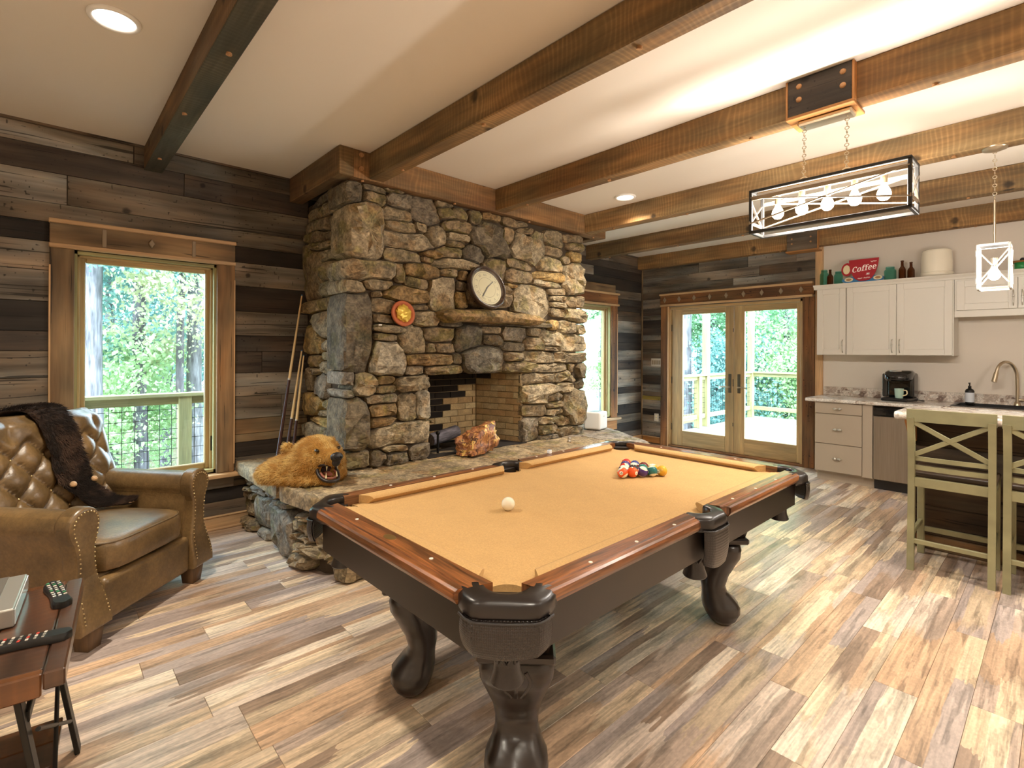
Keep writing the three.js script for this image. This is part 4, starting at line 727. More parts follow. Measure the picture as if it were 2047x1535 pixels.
    for (let l = 0; l < 2; l++) for (let j = 0; j < b; j++) for (let i = 0; i < a; i++) { const q = l * off + j * W + i; l ? idx.push(q, q + 1, q + W, q + 1, q + W + 1, q + W) : idx.push(q, q + W, q + 1, q + 1, q + W, q + W + 1); }
    for (let j = 0; j < b; j++) for (const i of [0, a]) { const q = j * W + i; idx.push(q, q + W, q + off, q + W, q + W + off, q + off); }
    for (let i = 0; i < a; i++) { const q = b * W + i; idx.push(q, q + off, q + 1, q + 1, q + off, q + off + 1); }
    const g = new THREE.BufferGeometry(); g.setAttribute('position', new THREE.BufferAttribute(new Float32Array(pos), 3)); g.setAttribute('uv', new THREE.BufferAttribute(new Float32Array(uv), 2)); g.setIndex(idx); g.computeVertexNormals();
    part('shield', g, M.weave, P);
    const rim = []; for (let i = 0; i <= 14; i++) { const ph = -sp * 1.05 + 2 * sp * 1.05 * i / 14, R = ro(ph) + .008; rim.push(V(cx + Math.cos(ang + ph) * R, TOP - .05 - .006 * Math.sin(i / 14 * Math.PI), cz + Math.sin(ang + ph) * R)); }
    part('rim', tube(rim, .004, 30, 6), pocketMat, P);
    // net strands and leather cup
    const st = []; for (let k = 0; k < 8; k++) { const a0 = k / 8 * Math.PI * 2, d = (q) => V(cx + Math.cos(a0 + q) * .06, .69, cz + Math.sin(a0 + q) * .06), e = (q) => V(cx + Math.cos(a0 + q) * .036, .575, cz + Math.sin(a0 + q) * .036); st.push(tube([d(0), d(.35).lerp(e(.35), .5).addScaledVector(V(Math.cos(a0), 0, Math.sin(a0)), .012), e(.7)], .0045, 10, 5), tube([d(0), d(-.35).lerp(e(-.35), .5).addScaledVector(V(Math.cos(a0), 0, Math.sin(a0)), .012), e(-.7)], .0045, 10, 5)); }
    part('net', st, pocketMat, P);
    part('cup', place(lathe([[.001, .512], [.044, .51], [.048, .516], [.038, .545], [.036, .58], [.04, .59], [.034, .59], [.001, .55]], 20), [cx, 0, cz]), pocketMat, P);
    part('felt_drop', place(lathe([[.058, .735], [.056, .69], [.05, .66], [.054, .69], [.0602, .7355]], 24), [cx, 0, cz]), M.felt, P);
  };
  for (const sx of [-1, 1]) for (const sz of [-1, 1]) pocket(sx * 1.012, sz * .517, Math.atan2(sz, sx), .063, (p) => Math.min(.112 / Math.max(Math.cos(p), .3), .138), 1.48, { y: .65, f: .66 });
  for (const sz of [-1, 1]) pocket(0, sz * .548, Math.atan2(sz, 0), .056, (p) => Math.min(.105 / Math.max(Math.cos(p), .3), .12), 1.5, { y: .6, f: .55 });
  // chalk cubes on the far rail
  const ck = single('chalk_cube', box(2.31, 2.333, .786, .808, -2.19, -2.167, .002), M.white, 'small white chalk cube on the far rail of the pool table', 'chalk'); part('chalk_top', box(2.314, 2.329, .8075, .8085, -2.186, -2.171), M.blue, ck);
}
// balls
function ballTexture(color, n, stripe) {
  const c = document.createElement('canvas'); c.width = 512; c.height = 256; const g = c.getContext('2d');
  g.fillStyle = stripe ? '#f1e6c8' : color; g.fillRect(0, 0, 512, 256);
  if (stripe) { g.fillStyle = color; g.fillRect(0, 72, 512, 112); }
  if (n) for (const x of [128, 384]) { g.fillStyle = '#f4ead0'; g.beginPath(); g.arc(x, 128, 30, 0, 7); g.fill(); g.fillStyle = '#111'; g.font = 'bold 34px sans-serif'; g.textAlign = 'center'; g.textBaseline = 'middle'; g.fillText(String(n), x, 130); }
  const t = new THREE.CanvasTexture(c); t.colorSpace = THREE.SRGBColorSpace; return t;
}
{
  const R = .0286, geo = new THREE.SphereGeometry(R, 32, 20);
  const ball = (x, z, color, n, stripe, label, rot) => { const m = single('pool_ball', geo, phys('#ffffff', .12, { map: n ? ballTexture(color, n, stripe) : null, color: n ? '#ffffff' : color, clearcoat: .5 }), label, 'ball', 'pool balls'); m.position.set(x, .748 + R, z); m.rotation.set(...rot); return m; };
  ball(1.449, -1.597, '#efe7d2', 0, false, 'plain ivory cue ball alone on the felt', [0, 0, 0]);
  const colors = { 1: '#e0a92a', 2: '#26327a', 3: '#c8281e', 4: '#43246e', 5: '#e8591a', 6: '#0c6a5c', 7: '#6d1a1c', 8: '#151515', 9: '#e0a92a', 10: '#26327a', 11: '#c8281e', 12: '#43246e', 13: '#e8591a', 14: '#0c6a6a', 15: '#6d1a1c' };
  const words = { 1: 'yellow', 2: 'blue', 3: 'red', 4: 'purple', 5: 'orange', 6: 'green', 7: 'maroon', 8: 'black' };
  const order = [[13], [10, 5], [11, 8, 12], [4, 15, 6, 14], [3, 2, 7, 9, 1]];
  reseed(5);
  order.forEach((row, k) => row.forEach((n, j) => { const st = n > 8; ball(2.275 + k * .0497, -1.6 + (j - k / 2) * .0574, colors[n], n, st, st ? 'white ball with ' + words[n - 8] + ' stripe in the racked triangle' : 'solid ' + words[n] + ' ball in the racked triangle', [rr(-.7, .7), rr(-1, 3), rr(-.7, .7)]); }));
}
// ---------------------------------------------------------------- kitchen along the right wall
{
  reseed(700);
  const XF = 6.377;
  const pull = (parent, y, z) => part('knob_pull', [place(lathe([[.001, .02], [.012, .018], [.015, .008], [.011, 0], [.009, -.004]], 12).rotateZ(Math.PI / 2), [XF - .012, y, z - .021]), place(lathe([[.001, .02], [.012, .018], [.015, .008], [.011, 0], [.009, -.004]], 12).rotateZ(Math.PI / 2), [XF - .012, y, z + .021]), box(XF - .03, XF - .014, y - .008, y + .008, z - .045, z + .045, .006, 'z')], M.silver, parent);
  const db = thing('drawer_cabinet', 'taupe three-drawer base cabinet beside the french doors', 'cabinet');
  part('body', box(XF + .018, XW - .01, .1, .873, -1.91, -1.368, .002, 'y'), M.cabinetLow, db);
  part('toe_kick', box(XF + .075, XW - .02, 0, .1, -1.905, -1.368), M.cabinetLow, db);
  part('filler', box(XF, XF + .02, .105, .873, -1.458, -1.37, .002, 'y'), M.cabinetLow, db);
  for (const [a, b] of [[.75, .869], [.419, .744], [.112, .413]]) { const d = part('drawer', box(XF - .002, XF + .018, a, b, -1.907, -1.463, .003, 'z'), M.cabinetLow, db); pull(d, a + (b - a) * (b - a > .2 ? .5 : .5), -1.684); }
  const dw = thing('dishwasher', 'stainless dishwasher with dark control strip in the base cabinets', 'dishwasher');
  part('tub', box(XF + .03, XW - .02, .1, .868, -1.36, -.768), M.blackMetal, dw);
  part('door', box(XF - .006, XF + .03, .105, .765, -1.362, -.766, .006, 'y'), M.steel, dw);
  part('control_strip', box(XF - .004, XF + .03, .77, .855, -1.362, -.766, .008, 'z'), M.blackGloss, dw);
  part('kick_plate', box(XF + .05, XF + .08, .0, .1, -1.36, -.768), M.black, dw);
  const sc = thing('sink_cabinet', 'taupe base cabinet under the sink behind the island', 'cabinet');
  part('body', box(XF + .018, XW - .01, .1, .72, -.762, 1.7, .002, 'y'), M.cabinetLow, sc);
  part('face_frame', box(XF, XF + .018, .1, .873, -.762, 1.7, .002, 'y'), M.cabinetLow, sc);
  part('toe_kick', box(XF + .075, XW - .02, 0, .1, -.76, 1.7), M.cabinetLow, sc);
  for (let k = 0; k < 5; k++) part('door', box(XF - .02, XF, .115, .86, -.75 + k * .49, -.27 + k * .49, .004, 'y'), M.cabinetLow, sc);
  // worktop with rounded nose and a sink cut-out
  const wt = thing('worktop', 'speckled pale granite worktop with bullnose along the right wall', 'worktop');
  const nose = (z0, z1) => { const s = new THREE.Shape(); s.moveTo(XF - .015, .875); s.lineTo(XW - .003, .875); s.lineTo(XW - .003, .913); s.lineTo(XF - .015, .913); s.absarc(XF - .018, .894, .019, Math.PI / 2, Math.PI * 1.5, false); const g = new THREE.ExtrudeGeometry(s, { depth: z1 - z0, bevelEnabled: false, curveSegments: 8 }); g.translate(0, 0, z0); return uvm(g); };
  const SK = { z0: -.74, z1: .04, x0: 6.47, x1: 6.88 };
  const strip = (x0, x1, z0, z1) => box(x0, x1, .875, .913, z0, z1, 0, 'x', 0, 0);
  part('slab', [nose(-1.998, SK.z0), nose(SK.z1, 1.75), strip(SK.x1, XW - .003, SK.z0, SK.z1), strip(XF + .0, SK.x0, SK.z0, SK.z1), place(new THREE.CylinderGeometry(.019, .019, SK.z1 - SK.z0, 16, 1), [XF, .894, (SK.z0 + SK.z1) / 2], [Math.PI / 2, 0, 0])], M.granite, wt);
  part('backsplash', box(XW - .024, XW - .003, .913, 1.013, -1.985, 1.75, .004, 'z', 0, 0), M.granite, wt);
  const sk = thing('sink', 'dark drop-in sink with rim set in the granite worktop', 'sink');
  part('rim', [box(SK.x0 - .02, SK.x0 + .012, .909, .92, SK.z0 - .02, SK.z1 + .02, .003, 'z'), box(SK.x1 - .012, SK.x1 + .02, .909, .92, SK.z0 - .02, SK.z1 + .02, .003, 'z'), box(SK.x0, SK.x1, .909, .92, SK.z0 - .02, SK.z0 + .012, .003), box(SK.x0, SK.x1, .909, .92, SK.z1 - .012, SK.z1 + .02, .003)], M.black, sk);
  part('basin', [box(SK.x0, SK.x0 + .01, .73, .912, SK.z0, SK.z1), box(SK.x1 - .01, SK.x1, .73, .912, SK.z0, SK.z1), box(SK.x0, SK.x1, .73, .912, SK.z0, SK.z0 + .01), box(SK.x0, SK.x1, .73, .912, SK.z1 - .01, SK.z1), box(SK.x0, SK.x1, .72, .735, SK.z0, SK.z1)], M.black, sk);
  const fc = thing('kitchen_faucet', 'brushed nickel gooseneck faucet arching over the sink', 'faucet', [6.92, .913, -.32]);
  part('base', lathe([[.001, .04], [.02, .04], [.024, .02], [.03, .004], [.03, 0], [.001, 0]], 20), M.nickel, fc);
  part('neck', tube([V(0, .02, 0), V(0, .2, 0), V(-.012, .33, -.008), V(-.06, .41, -.042), V(-.12, .425, -.085), V(-.17, .385, -.12), V(-.192, .32, -.136)], .0135, 40, 12), M.nickel, fc);
  part('spray_head', rod(V(-.19, .325, -.135), V(-.212, .235, -.15), .017, .021, 16), M.nickel, fc);
  part('lever', [rod(V(0, .06, 0), V(.0, .06, .05), .011), rod(V(0, .06, .05), V(-.05, .1, .075), .006)], M.nickel, fc);
  const sp = thing('soap_bottle', 'brown pump soap bottle with white label by the sink', 'bottle', [6.83, .913, -.655]);
  part('body', lathe([[.001, 0], [.034, 0], [.036, .004], [.036, .13], [.03, .145], [.014, .155], [.013, .17], [.001, .17]], 24), M.black, sp);
  part('label', lathe([[.0365, .02], [.0366, .02], [.0366, .115], [.0365, .115]], 24), std('#d7dbe2', .6), sp);
  part('pump', [rod(V(0, .165, 0), V(0, .21, 0), .006), box(-.045, .01, .205, .216, -.008, .008, .003), rod(V(0, .165, 0), V(0, .182, 0), .013)], M.black, sp);
  // single-serve coffee maker with a mug
  const cm = thing('coffee_maker', 'black single-serve coffee maker on the worktop', 'coffee maker', [6.70, .913, -1.2], -.15);
  part('base', place(rbox(.31, .035, .24, .015), [.0, .0175, 0]), M.black, cm);
  part('tower', place(rbox(.15, .27, .24, .03), [.08, .165, 0]), M.blackGloss, cm);
  const hd = loft([[-.15, .10, .215], [-.155, .115, .235], [-.15, .12, .28], [-.12, .115, .305], [-.05, .1, .322]].map(([x, w, y], i, a) => { const r = []; for (let k = 0; k < 24; k++) { const t = k / 24 * Math.PI * 2, c = Math.cos(t), s = Math.sin(t), q = Math.pow(Math.pow(Math.abs(c), 3) + Math.pow(Math.abs(s), 3), -1 / 3); r.push(V((c < 0 ? -x : .15) * c * q * (i > 2 ? .9 : 1), y, w * s * q)); } return r; }));
  part('head', hd, M.blackGloss, cm);
  part('lid_handle', tube([V(-.1, .318, -.05), V(-.135, .318, 0), V(-.1, .318, .05)], .008, 14, 8), M.silver, cm);
  part('side_tank', place(rbox(.14, .25, .05, .015), [.08, .16, -.14]), std('#3c3a38', .2), cm);
  part('power_cord', tube([V(.1, .015, .12), V(.13, .006, .17), V(.17, .006, .16), V(.2, .006, .1)], .004, 18, 6), M.black, cm);
  const mg = thing('mug', 'pale aqua and cream mug standing in the coffee maker', 'mug', [6.60, .949, -1.185]);
  part('cup', lathe([[.001, .004], [.03, .004], [.033, 0], [.037, .03], [.042, .1], [.0395, .1], [.034, .03], [.001, .012]], 24), std('#a9c4b4', .25), mg);
  part('handle', place(tube([V(.038, .085, 0), V(.07, .08, 0), V(.072, .045, 0), V(.035, .025, 0)], .006, 16, 8), [0, 0, 0], [0, -1.9, 0]), M.cream, mg);

  // upper cabinets
  const UX = 6.638;
  const shaker = (parent, z0, z1, y0, y1, hz, hy) => {
    const w = .058, d = part('door', [box(UX - .02, UX, y0, y1, z0, z0 + w, .002, 'y'), box(UX - .02, UX, y0, y1, z1 - w, z1, .002, 'y'), box(UX - .02, UX, y0, y0 + w, z0 + w, z1 - w, .002, 'z'), box(UX - .02, UX, y1 - w, y1, z0 + w, z1 - w, .002, 'z')], M.cabinet, parent);
    part('panel', box(UX - .011, UX - .002, y0 + w - .01, y1 - w + .01, z0 + w - .01, z1 - w + .01, .002, 'y'), M.cabinet, d);
    const a = z0 + w, b = z1 - w, c = y0 + w, e = y1 - w, q = .012; part('panel_mould', [bar(V(UX - .014, c, a), V(UX - .014, c, b), q, q, .004), bar(V(UX - .014, e, a), V(UX - .014, e, b), q, q, .004), bar(V(UX - .014, c, a), V(UX - .014, e, a), q, q, .004), bar(V(UX - .014, c, b), V(UX - .014, e, b), q, q, .004)], M.cabinet, d);
    part('pull', [tube([V(UX - .022, hy - .07, hz), V(UX - .045, hy - .055, hz), V(UX - .05, hy, hz), V(UX - .045, hy + .055, hz), V(UX - .022, hy + .07, hz)], .005, 18, 8), place(new THREE.SphereGeometry(.009, 10, 8), [UX - .05, hy + .01, hz])], M.silver, d);
  };
  const u1 = thing('wall_cabinet', 'narrow single-door white wall cabinet at the left end', 'cabinet', [0, 0, 0], 0, 'wall cabinets');
  part('body', box(UX, XW - .002, 1.394, 2.15, -1.968, -1.674, .002, 'y'), M.cabinet, u1); shaker(u1, -1.965, -1.677, 1.398, 2.148, -1.705, 1.495);
  const u2 = thing('wall_cabinet', 'double-door white wall cabinet above the coffee maker', 'cabinet', [0, 0, 0], 0, 'wall cabinets');
  part('body', box(UX, XW - .002, 1.394, 2.15, -1.671, -.756, .002, 'y'), M.cabinet, u2); shaker(u2, -1.667, -1.217, 1.398, 2.148, -1.25, 1.495); shaker(u2, -1.213, -.765, 1.398, 2.148, -1.185, 1.495);
  const u3 = thing('wall_cabinet', 'short white wall cabinet over the sink', 'cabinet', [0, 0, 0], 0, 'wall cabinets');
  part('body', box(UX, XW - .002, 1.84, 2.15, -.753, .17, .002, 'y'), M.cabinet, u3); part('valance', box(UX - .004, UX + .016, 1.775, 1.84, -.753, .17, .003, 'z'), M.cabinet, u3); shaker(u3, -.735, -.308, 1.842, 2.132, -.335, 1.94); shaker(u3, -.302, .13, 1.842, 2.132, -.275, 1.94);
  const cr = thing('crown_moulding', 'white crown moulding capping the wall cabinets', 'moulding');
  const cs = new THREE.Shape(); [[0, 0], [0, -.05], [.012, -.05], [.018, -.03], [.04, -.01], [.046, 0]].forEach(([a, b], i) => i ? cs.lineTo(-a, b) : cs.moveTo(-a, b));
  const cg = new THREE.ExtrudeGeometry(cs, { depth: 2.18, bevelEnabled: false }); cg.translate(UX + .0, 2.2, -2.0);
  part('front_mould', uvm(cg), M.cabinet, cr); part('top_board', box(UX, XW - .002, 2.15, 2.2, -1.99, .17, .002, 'z'), M.cabinet, cr);

  // things on top of the cabinets
  const Y = 2.2;
  const jar = (x, z, h, r, label) => { const j = thing('glass_jar', label, 'jar', [x, Y, z], 0, 'aqua glass jars'); part('body', lathe([[.001, .003], [r * .9, .003], [r, .012], [r, h * .68], [r * .93, h * .76], [r * .72, h * .83], [r * .72, h * .985], [r * .68, h], [r * .66, h * .985], [r * .66, h * .83], [r * .88, h * .75], [r * .94, h * .67], [r * .94, .018], [.001, .01]], 24), M.aqua, j); part('neck_ring', place(new THREE.TorusGeometry(r * .73, .0028, 6, 24), [0, h * .9, 0], [Math.PI / 2, 0, 0]), M.aqua, j); };
  jar(6.74, -1.925, .19, .045, 'tall aqua glass jar at the left end of the cabinet top');
  jar(6.79, -1.795, .165, .045, 'aqua glass jar between the brown bottle and the coffee sign');
  jar(6.72, -1.29, .15, .056, 'squat aqua glass jar right of the coffee sign');
  const bottle = (x, z, h, label) => { const b = thing('amber_bottle', label, 'bottle', [x, Y, z], 0, 'amber bottles'); part('body', lathe([[.001, 0], [.03, 0], [.032, .006], [.032, h * .5], [.028, h * .58], [.014, h * .7], [.0125, h * .92], [.0145, h * .93], [.0145, h * .985], [.0115, h], [.009, h * .99], [.009, h * .7], [.026, h * .55], [.028, .01], [.001, .006]], 20), M.amber, b); part('lip', place(new THREE.TorusGeometry(.013, .003, 6, 16), [0, h * .95, 0], [Math.PI / 2, 0, 0]), M.amber, b); };
  bottle(6.68, -1.848, .18, 'amber bottle squeezed between two aqua jars');
  bottle(6.72, -1.185, .205, 'taller amber bottle nearer the coffee sign');
  bottle(6.72, -1.11, .18, 'shorter amber bottle beside the cream crock');
  const ck = thing('stoneware_crock', 'large cream stoneware crock upside down on the cabinets', 'crock', [6.78, Y, -.91]);
  part('body', lathe([[.001, .285], [.105, .285], [.117, .278], [.124, .26], [.13, .16], [.13, .06], [.128, .045], [.136, .04], [.137, 0], [.001, 0]], 40), M.crock, ck);
  part('rim_band', place(new THREE.TorusGeometry(.131, .007, 8, 40), [0, .046, 0], [Math.PI / 2, 0, 0]), M.crock, ck);
  const gt = thing('green_tin', 'small green tin with wooden lid on the cabinet top at far right', 'tin', [6.72, Y, -.28]);
  part('can', lathe([[.001, 0], [.055, 0], [.055, .07], [.001, .07]], 24), std('#2f8a4a', .4), gt); part('lid', lathe([[.001, .07], [.075, .07], [.075, .085], [.001, .088]], 24), M.orangeWood, gt); part('knob', place(new THREE.SphereGeometry(.018, 12, 10), [0, .1, 0]), M.black, gt);
}
// coffee cup sign, a flat cut-out board leaning back
{
  const W = 512, H = 384, c = document.createElement('canvas'); c.width = W; c.height = H; const g = c.getContext('2d');
  g.fillStyle = '#a8202a'; g.fillRect(0, 0, W, H);
  g.fillStyle = '#fff3ea'; g.textAlign = 'center'; g.textBaseline = 'middle';
  g.save(); g.translate(258, 160); g.rotate(-.1); g.font = 'italic bold 128px serif'; g.fillText('Coffee', 0, 0); g.restore();
  const scrawl = (x0, x1, y, k) => { g.strokeStyle = '#f3d9d2'; g.lineWidth = 7; g.beginPath(); for (let x = x0; x <= x1; x += 3) { const q = y + Math.sin(x * .33) * k + Math.sin(x * .13) * k * .5 - (x - x0) * .06; x === x0 ? g.moveTo(x, q) : g.lineTo(x, q); } g.stroke(); }; scrawl(372, 470, 60, 8); scrawl(165, 245, 334, 7); scrawl(262, 372, 330, 8);
  g.fillStyle = '#eef0f4'; g.beginPath(); g.arc(330, 248, 22, 0, Math.PI); g.fill(); g.fillRect(300, 272, 60, 6); g.fillRect(352, 250, 10, 12);
  const t = new THREE.CanvasTexture(c); t.colorSpace = THREE.SRGBColorSpace;
  const s = thing('coffee_sign', 'red coffee cup shaped sign on a blue saucer above the cabinets', 'sign', [6.74, 2.2, -1.545], -Math.PI / 2);
  s.rotation.order = 'YXZ'; s.rotation.x = -.1;
  // local: x to the right as seen, y up, z to the viewer
  const cup = new THREE.Shape(); cup.moveTo(-.135, .272); cup.lineTo(.145, .272); cup.lineTo(.142, .235); cup.quadraticCurveTo(.13, .12, .085, .055); cup.quadraticCurveTo(.06, .028, .02, .028); cup.lineTo(-.02, .028); cup.quadraticCurveTo(-.075, .04, -.1, .105); cup.quadraticCurveTo(-.13, .16, -.135, .272);
  const cg = new THREE.ExtrudeGeometry(cup, { depth: .008, bevelEnabled: true, bevelSize: .002, bevelThickness: .002, bevelSegments: 1, curveSegments: 16 });
  const p = cg.attributes.position, uv = cg.attributes.uv; for (let i = 0; i < p.count; i++) uv.setXY(i, (p.getX(i) + .14) / .29, (p.getY(i) - .02) / .255);
  part('cup_board', cg, std('#ffffff', .45, { map: t }), s);
  const hd = new THREE.Shape(); hd.absellipse(-.155, .17, .055, .075, 0, Math.PI * 2); part('cup_handle', place(new THREE.ExtrudeGeometry(hd, { depth: .007, bevelEnabled: false, curveSegments: 20 }), [0, 0, -.002]), M.red, s);
  const ho = new THREE.Shape(); ho.absellipse(-.158, .168, .034, .052, 0, Math.PI * 2); part('handle_inlay', place(new THREE.ExtrudeGeometry(ho, { depth: .003, bevelEnabled: false, curveSegments: 20 }), [0, 0, .005]), M.cream, s);
  const sa = new THREE.Shape(); sa.absellipse(0, .045, .205, .045, 0, Math.PI * 2); part('saucer', place(new THREE.ExtrudeGeometry(sa, { depth: .005, bevelEnabled: false, curveSegments: 32 }), [0, 0, -.006]), M.blue, s);
  for (const x of [-.135, .14]) { const e = new THREE.Shape(); e.absellipse(x, .052, .042, .024, 0, Math.PI * 2); const q = part('saucer_spot', place(new THREE.ExtrudeGeometry(e, { depth: .003, bevelEnabled: false, curveSegments: 20 }), [0, 0, -.001]), M.cream, s); const e2 = new THREE.Shape(); e2.absellipse(x, .052, .026, .013, 0, Math.PI * 2); part('spot_centre', place(new THREE.ExtrudeGeometry(e2, { depth: .002, bevelEnabled: false, curveSegments: 20 }), [0, 0, .0022]), M.peg, q); }
}
// ---------------------------------------------------------------- island and stools
{
  reseed(740);
  const is = thing('kitchen_island', 'kitchen island with rough dark panel front and granite top', 'island');
  part('carcass', box(4.78, 5.0, .0, .955, -.77, 1.75), M.cabinetLow, is);
  for (let k = 0; k < 4; k++) part('panel_board', box(4.755, 4.78, .1 + k * .215, .1 + k * .215 + .213, -.755, 1.75, .003, 'z'), M.islandPanel, is);
  part('base_board', box(4.735, 4.78, 0, .1, -.75, 1.75, .004, 'z'), M.casing, is);
  part('corner_board', box(4.70, 4.78, 0, .955, -.79, -.755, .004, 'y'), M.orangeWood, is);
  part('end_board', box(4.78, 5.0, 0, .955, -.79, -.77, .004, 'y'), M.orangeWood, is);
  for (const z of [-.73, .55]) part('corbel', place(extrude([[0, 0], [.2, 0], [.2, -.03], [.03, -.18], [0, -.18]], .035, .003), [4.752, .955, z - .0175], [0, Math.PI, 0]), M.orangeWood, is);
  const s = new THREE.Shape(); const x0 = 4.5, x1 = 5.06, r = .02; s.moveTo(x0 + r, .957); s.lineTo(x1 - r, .957); s.absarc(x1 - r, .977, r, -Math.PI / 2, Math.PI / 2, false); s.lineTo(x0 + r, .997); s.absarc(x0 + r, .977, r, Math.PI / 2, Math.PI * 1.5, false);
  const g = new THREE.ExtrudeGeometry(s, { depth: 2.6, bevelEnabled: true, bevelSize: .008, bevelThickness: .008, bevelSegments: 2, curveSegments: 8 }); g.translate(0, 0, -.83);
  part('counter_slab', uvm(g), M.granite, is);
  const stool = (z, label, turn) => {
    const t = thing('bar_stool', label, 'stool', [4.42, 0, z], turn, 'sage bar stools');   // back towards -x
    const w = .195, lx = -.2, fx = .2;
    for (const sz of [-1, 1]) {
      part('back_leg', tubeBox([[lx - .012, 0], [lx, .2], [lx + .02, .6], [lx + .012, .8], [lx - .025, 1.0]], sz * w, .042, .036), M.sage, t);
      part('front_leg', box(fx - .02, fx + .02, 0, .6, sz * w - .02, sz * w + .02, .004, 'y'), M.sage, t);
      part('side_stretcher', box(lx, fx, .215, .245, sz * w - .011, sz * w + .011, .003, 'x'), M.sage, t);
      part('side_apron', box(lx + .02, fx, .545, .6, sz * w - .012, sz * w + .012, .003, 'x'), M.sage, t);
    }
    part('back_stretcher', box(lx - .014, lx + .008, .175, .205, -w, w, .003, 'z'), M.sage, t); part('front_stretcher', box(fx - .012, fx + .012, .16, .195, -w, w, .003, 'z'), M.sage, t);
    part('front_apron', box(fx - .012, fx + .012, .545, .6, -w, w, .003, 'z'), M.sage, t); part('back_apron', box(lx + .004, lx + .032, .545, .605, -w, w, .003, 'z'), M.sage, t);
    part('seat', place(rbox(.385, .035, .43, .014), [.032, .62, 0]), M.seatWood, t);
    part('back_rail', curvedRail(lx + .02, .655, .685, w), M.sage, t); part('back_rail', curvedRail(lx + .02, .715, .742, w), M.sage, t);
    part('crest_rail', curvedRail(lx - .028, .975, 1.055, w + .022, .03), M.sage, t);
    part('cross_slat', bar(V(lx + .015, .745, -w), V(lx - .022, .98, w), .03, .014, .003, V(1, 0, 0)), M.sage, t); part('cross_slat', bar(V(lx - .022, .98, -w), V(lx + .015, .745, w), .03, .016, .003, V(1, 0, 0)), M.sage, t);
    return t;
  };
  function tubeBox(path, z, d, w) { const c = new THREE.CatmullRomCurve3(path.map(([x, y]) => V(x, y, z))); const rings = []; for (let i = 0; i <= 16; i++) { const p = c.getPoint(i / 16); rings.push([V(p.x - d / 2, p.y, z - w / 2), V(p.x + d / 2, p.y, z - w / 2), V(p.x + d / 2, p.y, z + w / 2), V(p.x - d / 2, p.y, z + w / 2)]); } return uvm(crease(loft(rings), .7), 'y'); }
  function curvedRail(x, y0, y1, w, th = .022) { const rings = []; for (let i = 0; i <= 12; i++) { const z = -w + 2 * w * i / 12, b = -.018 * (1 - (z / w) ** 2); rings.push([V(x + b, y0, z), V(x + b + th, y0, z), V(x + b + th, y1, z), V(x + b, y1, z)]); } return uvm(crease(loft(rings), .7), 'z'); }
  stool(-.5, 'sage green X-back bar stool nearest the island corner', .02);
  stool(-.04, 'sage green X-back bar stool cut off at the right edge', 0);
}
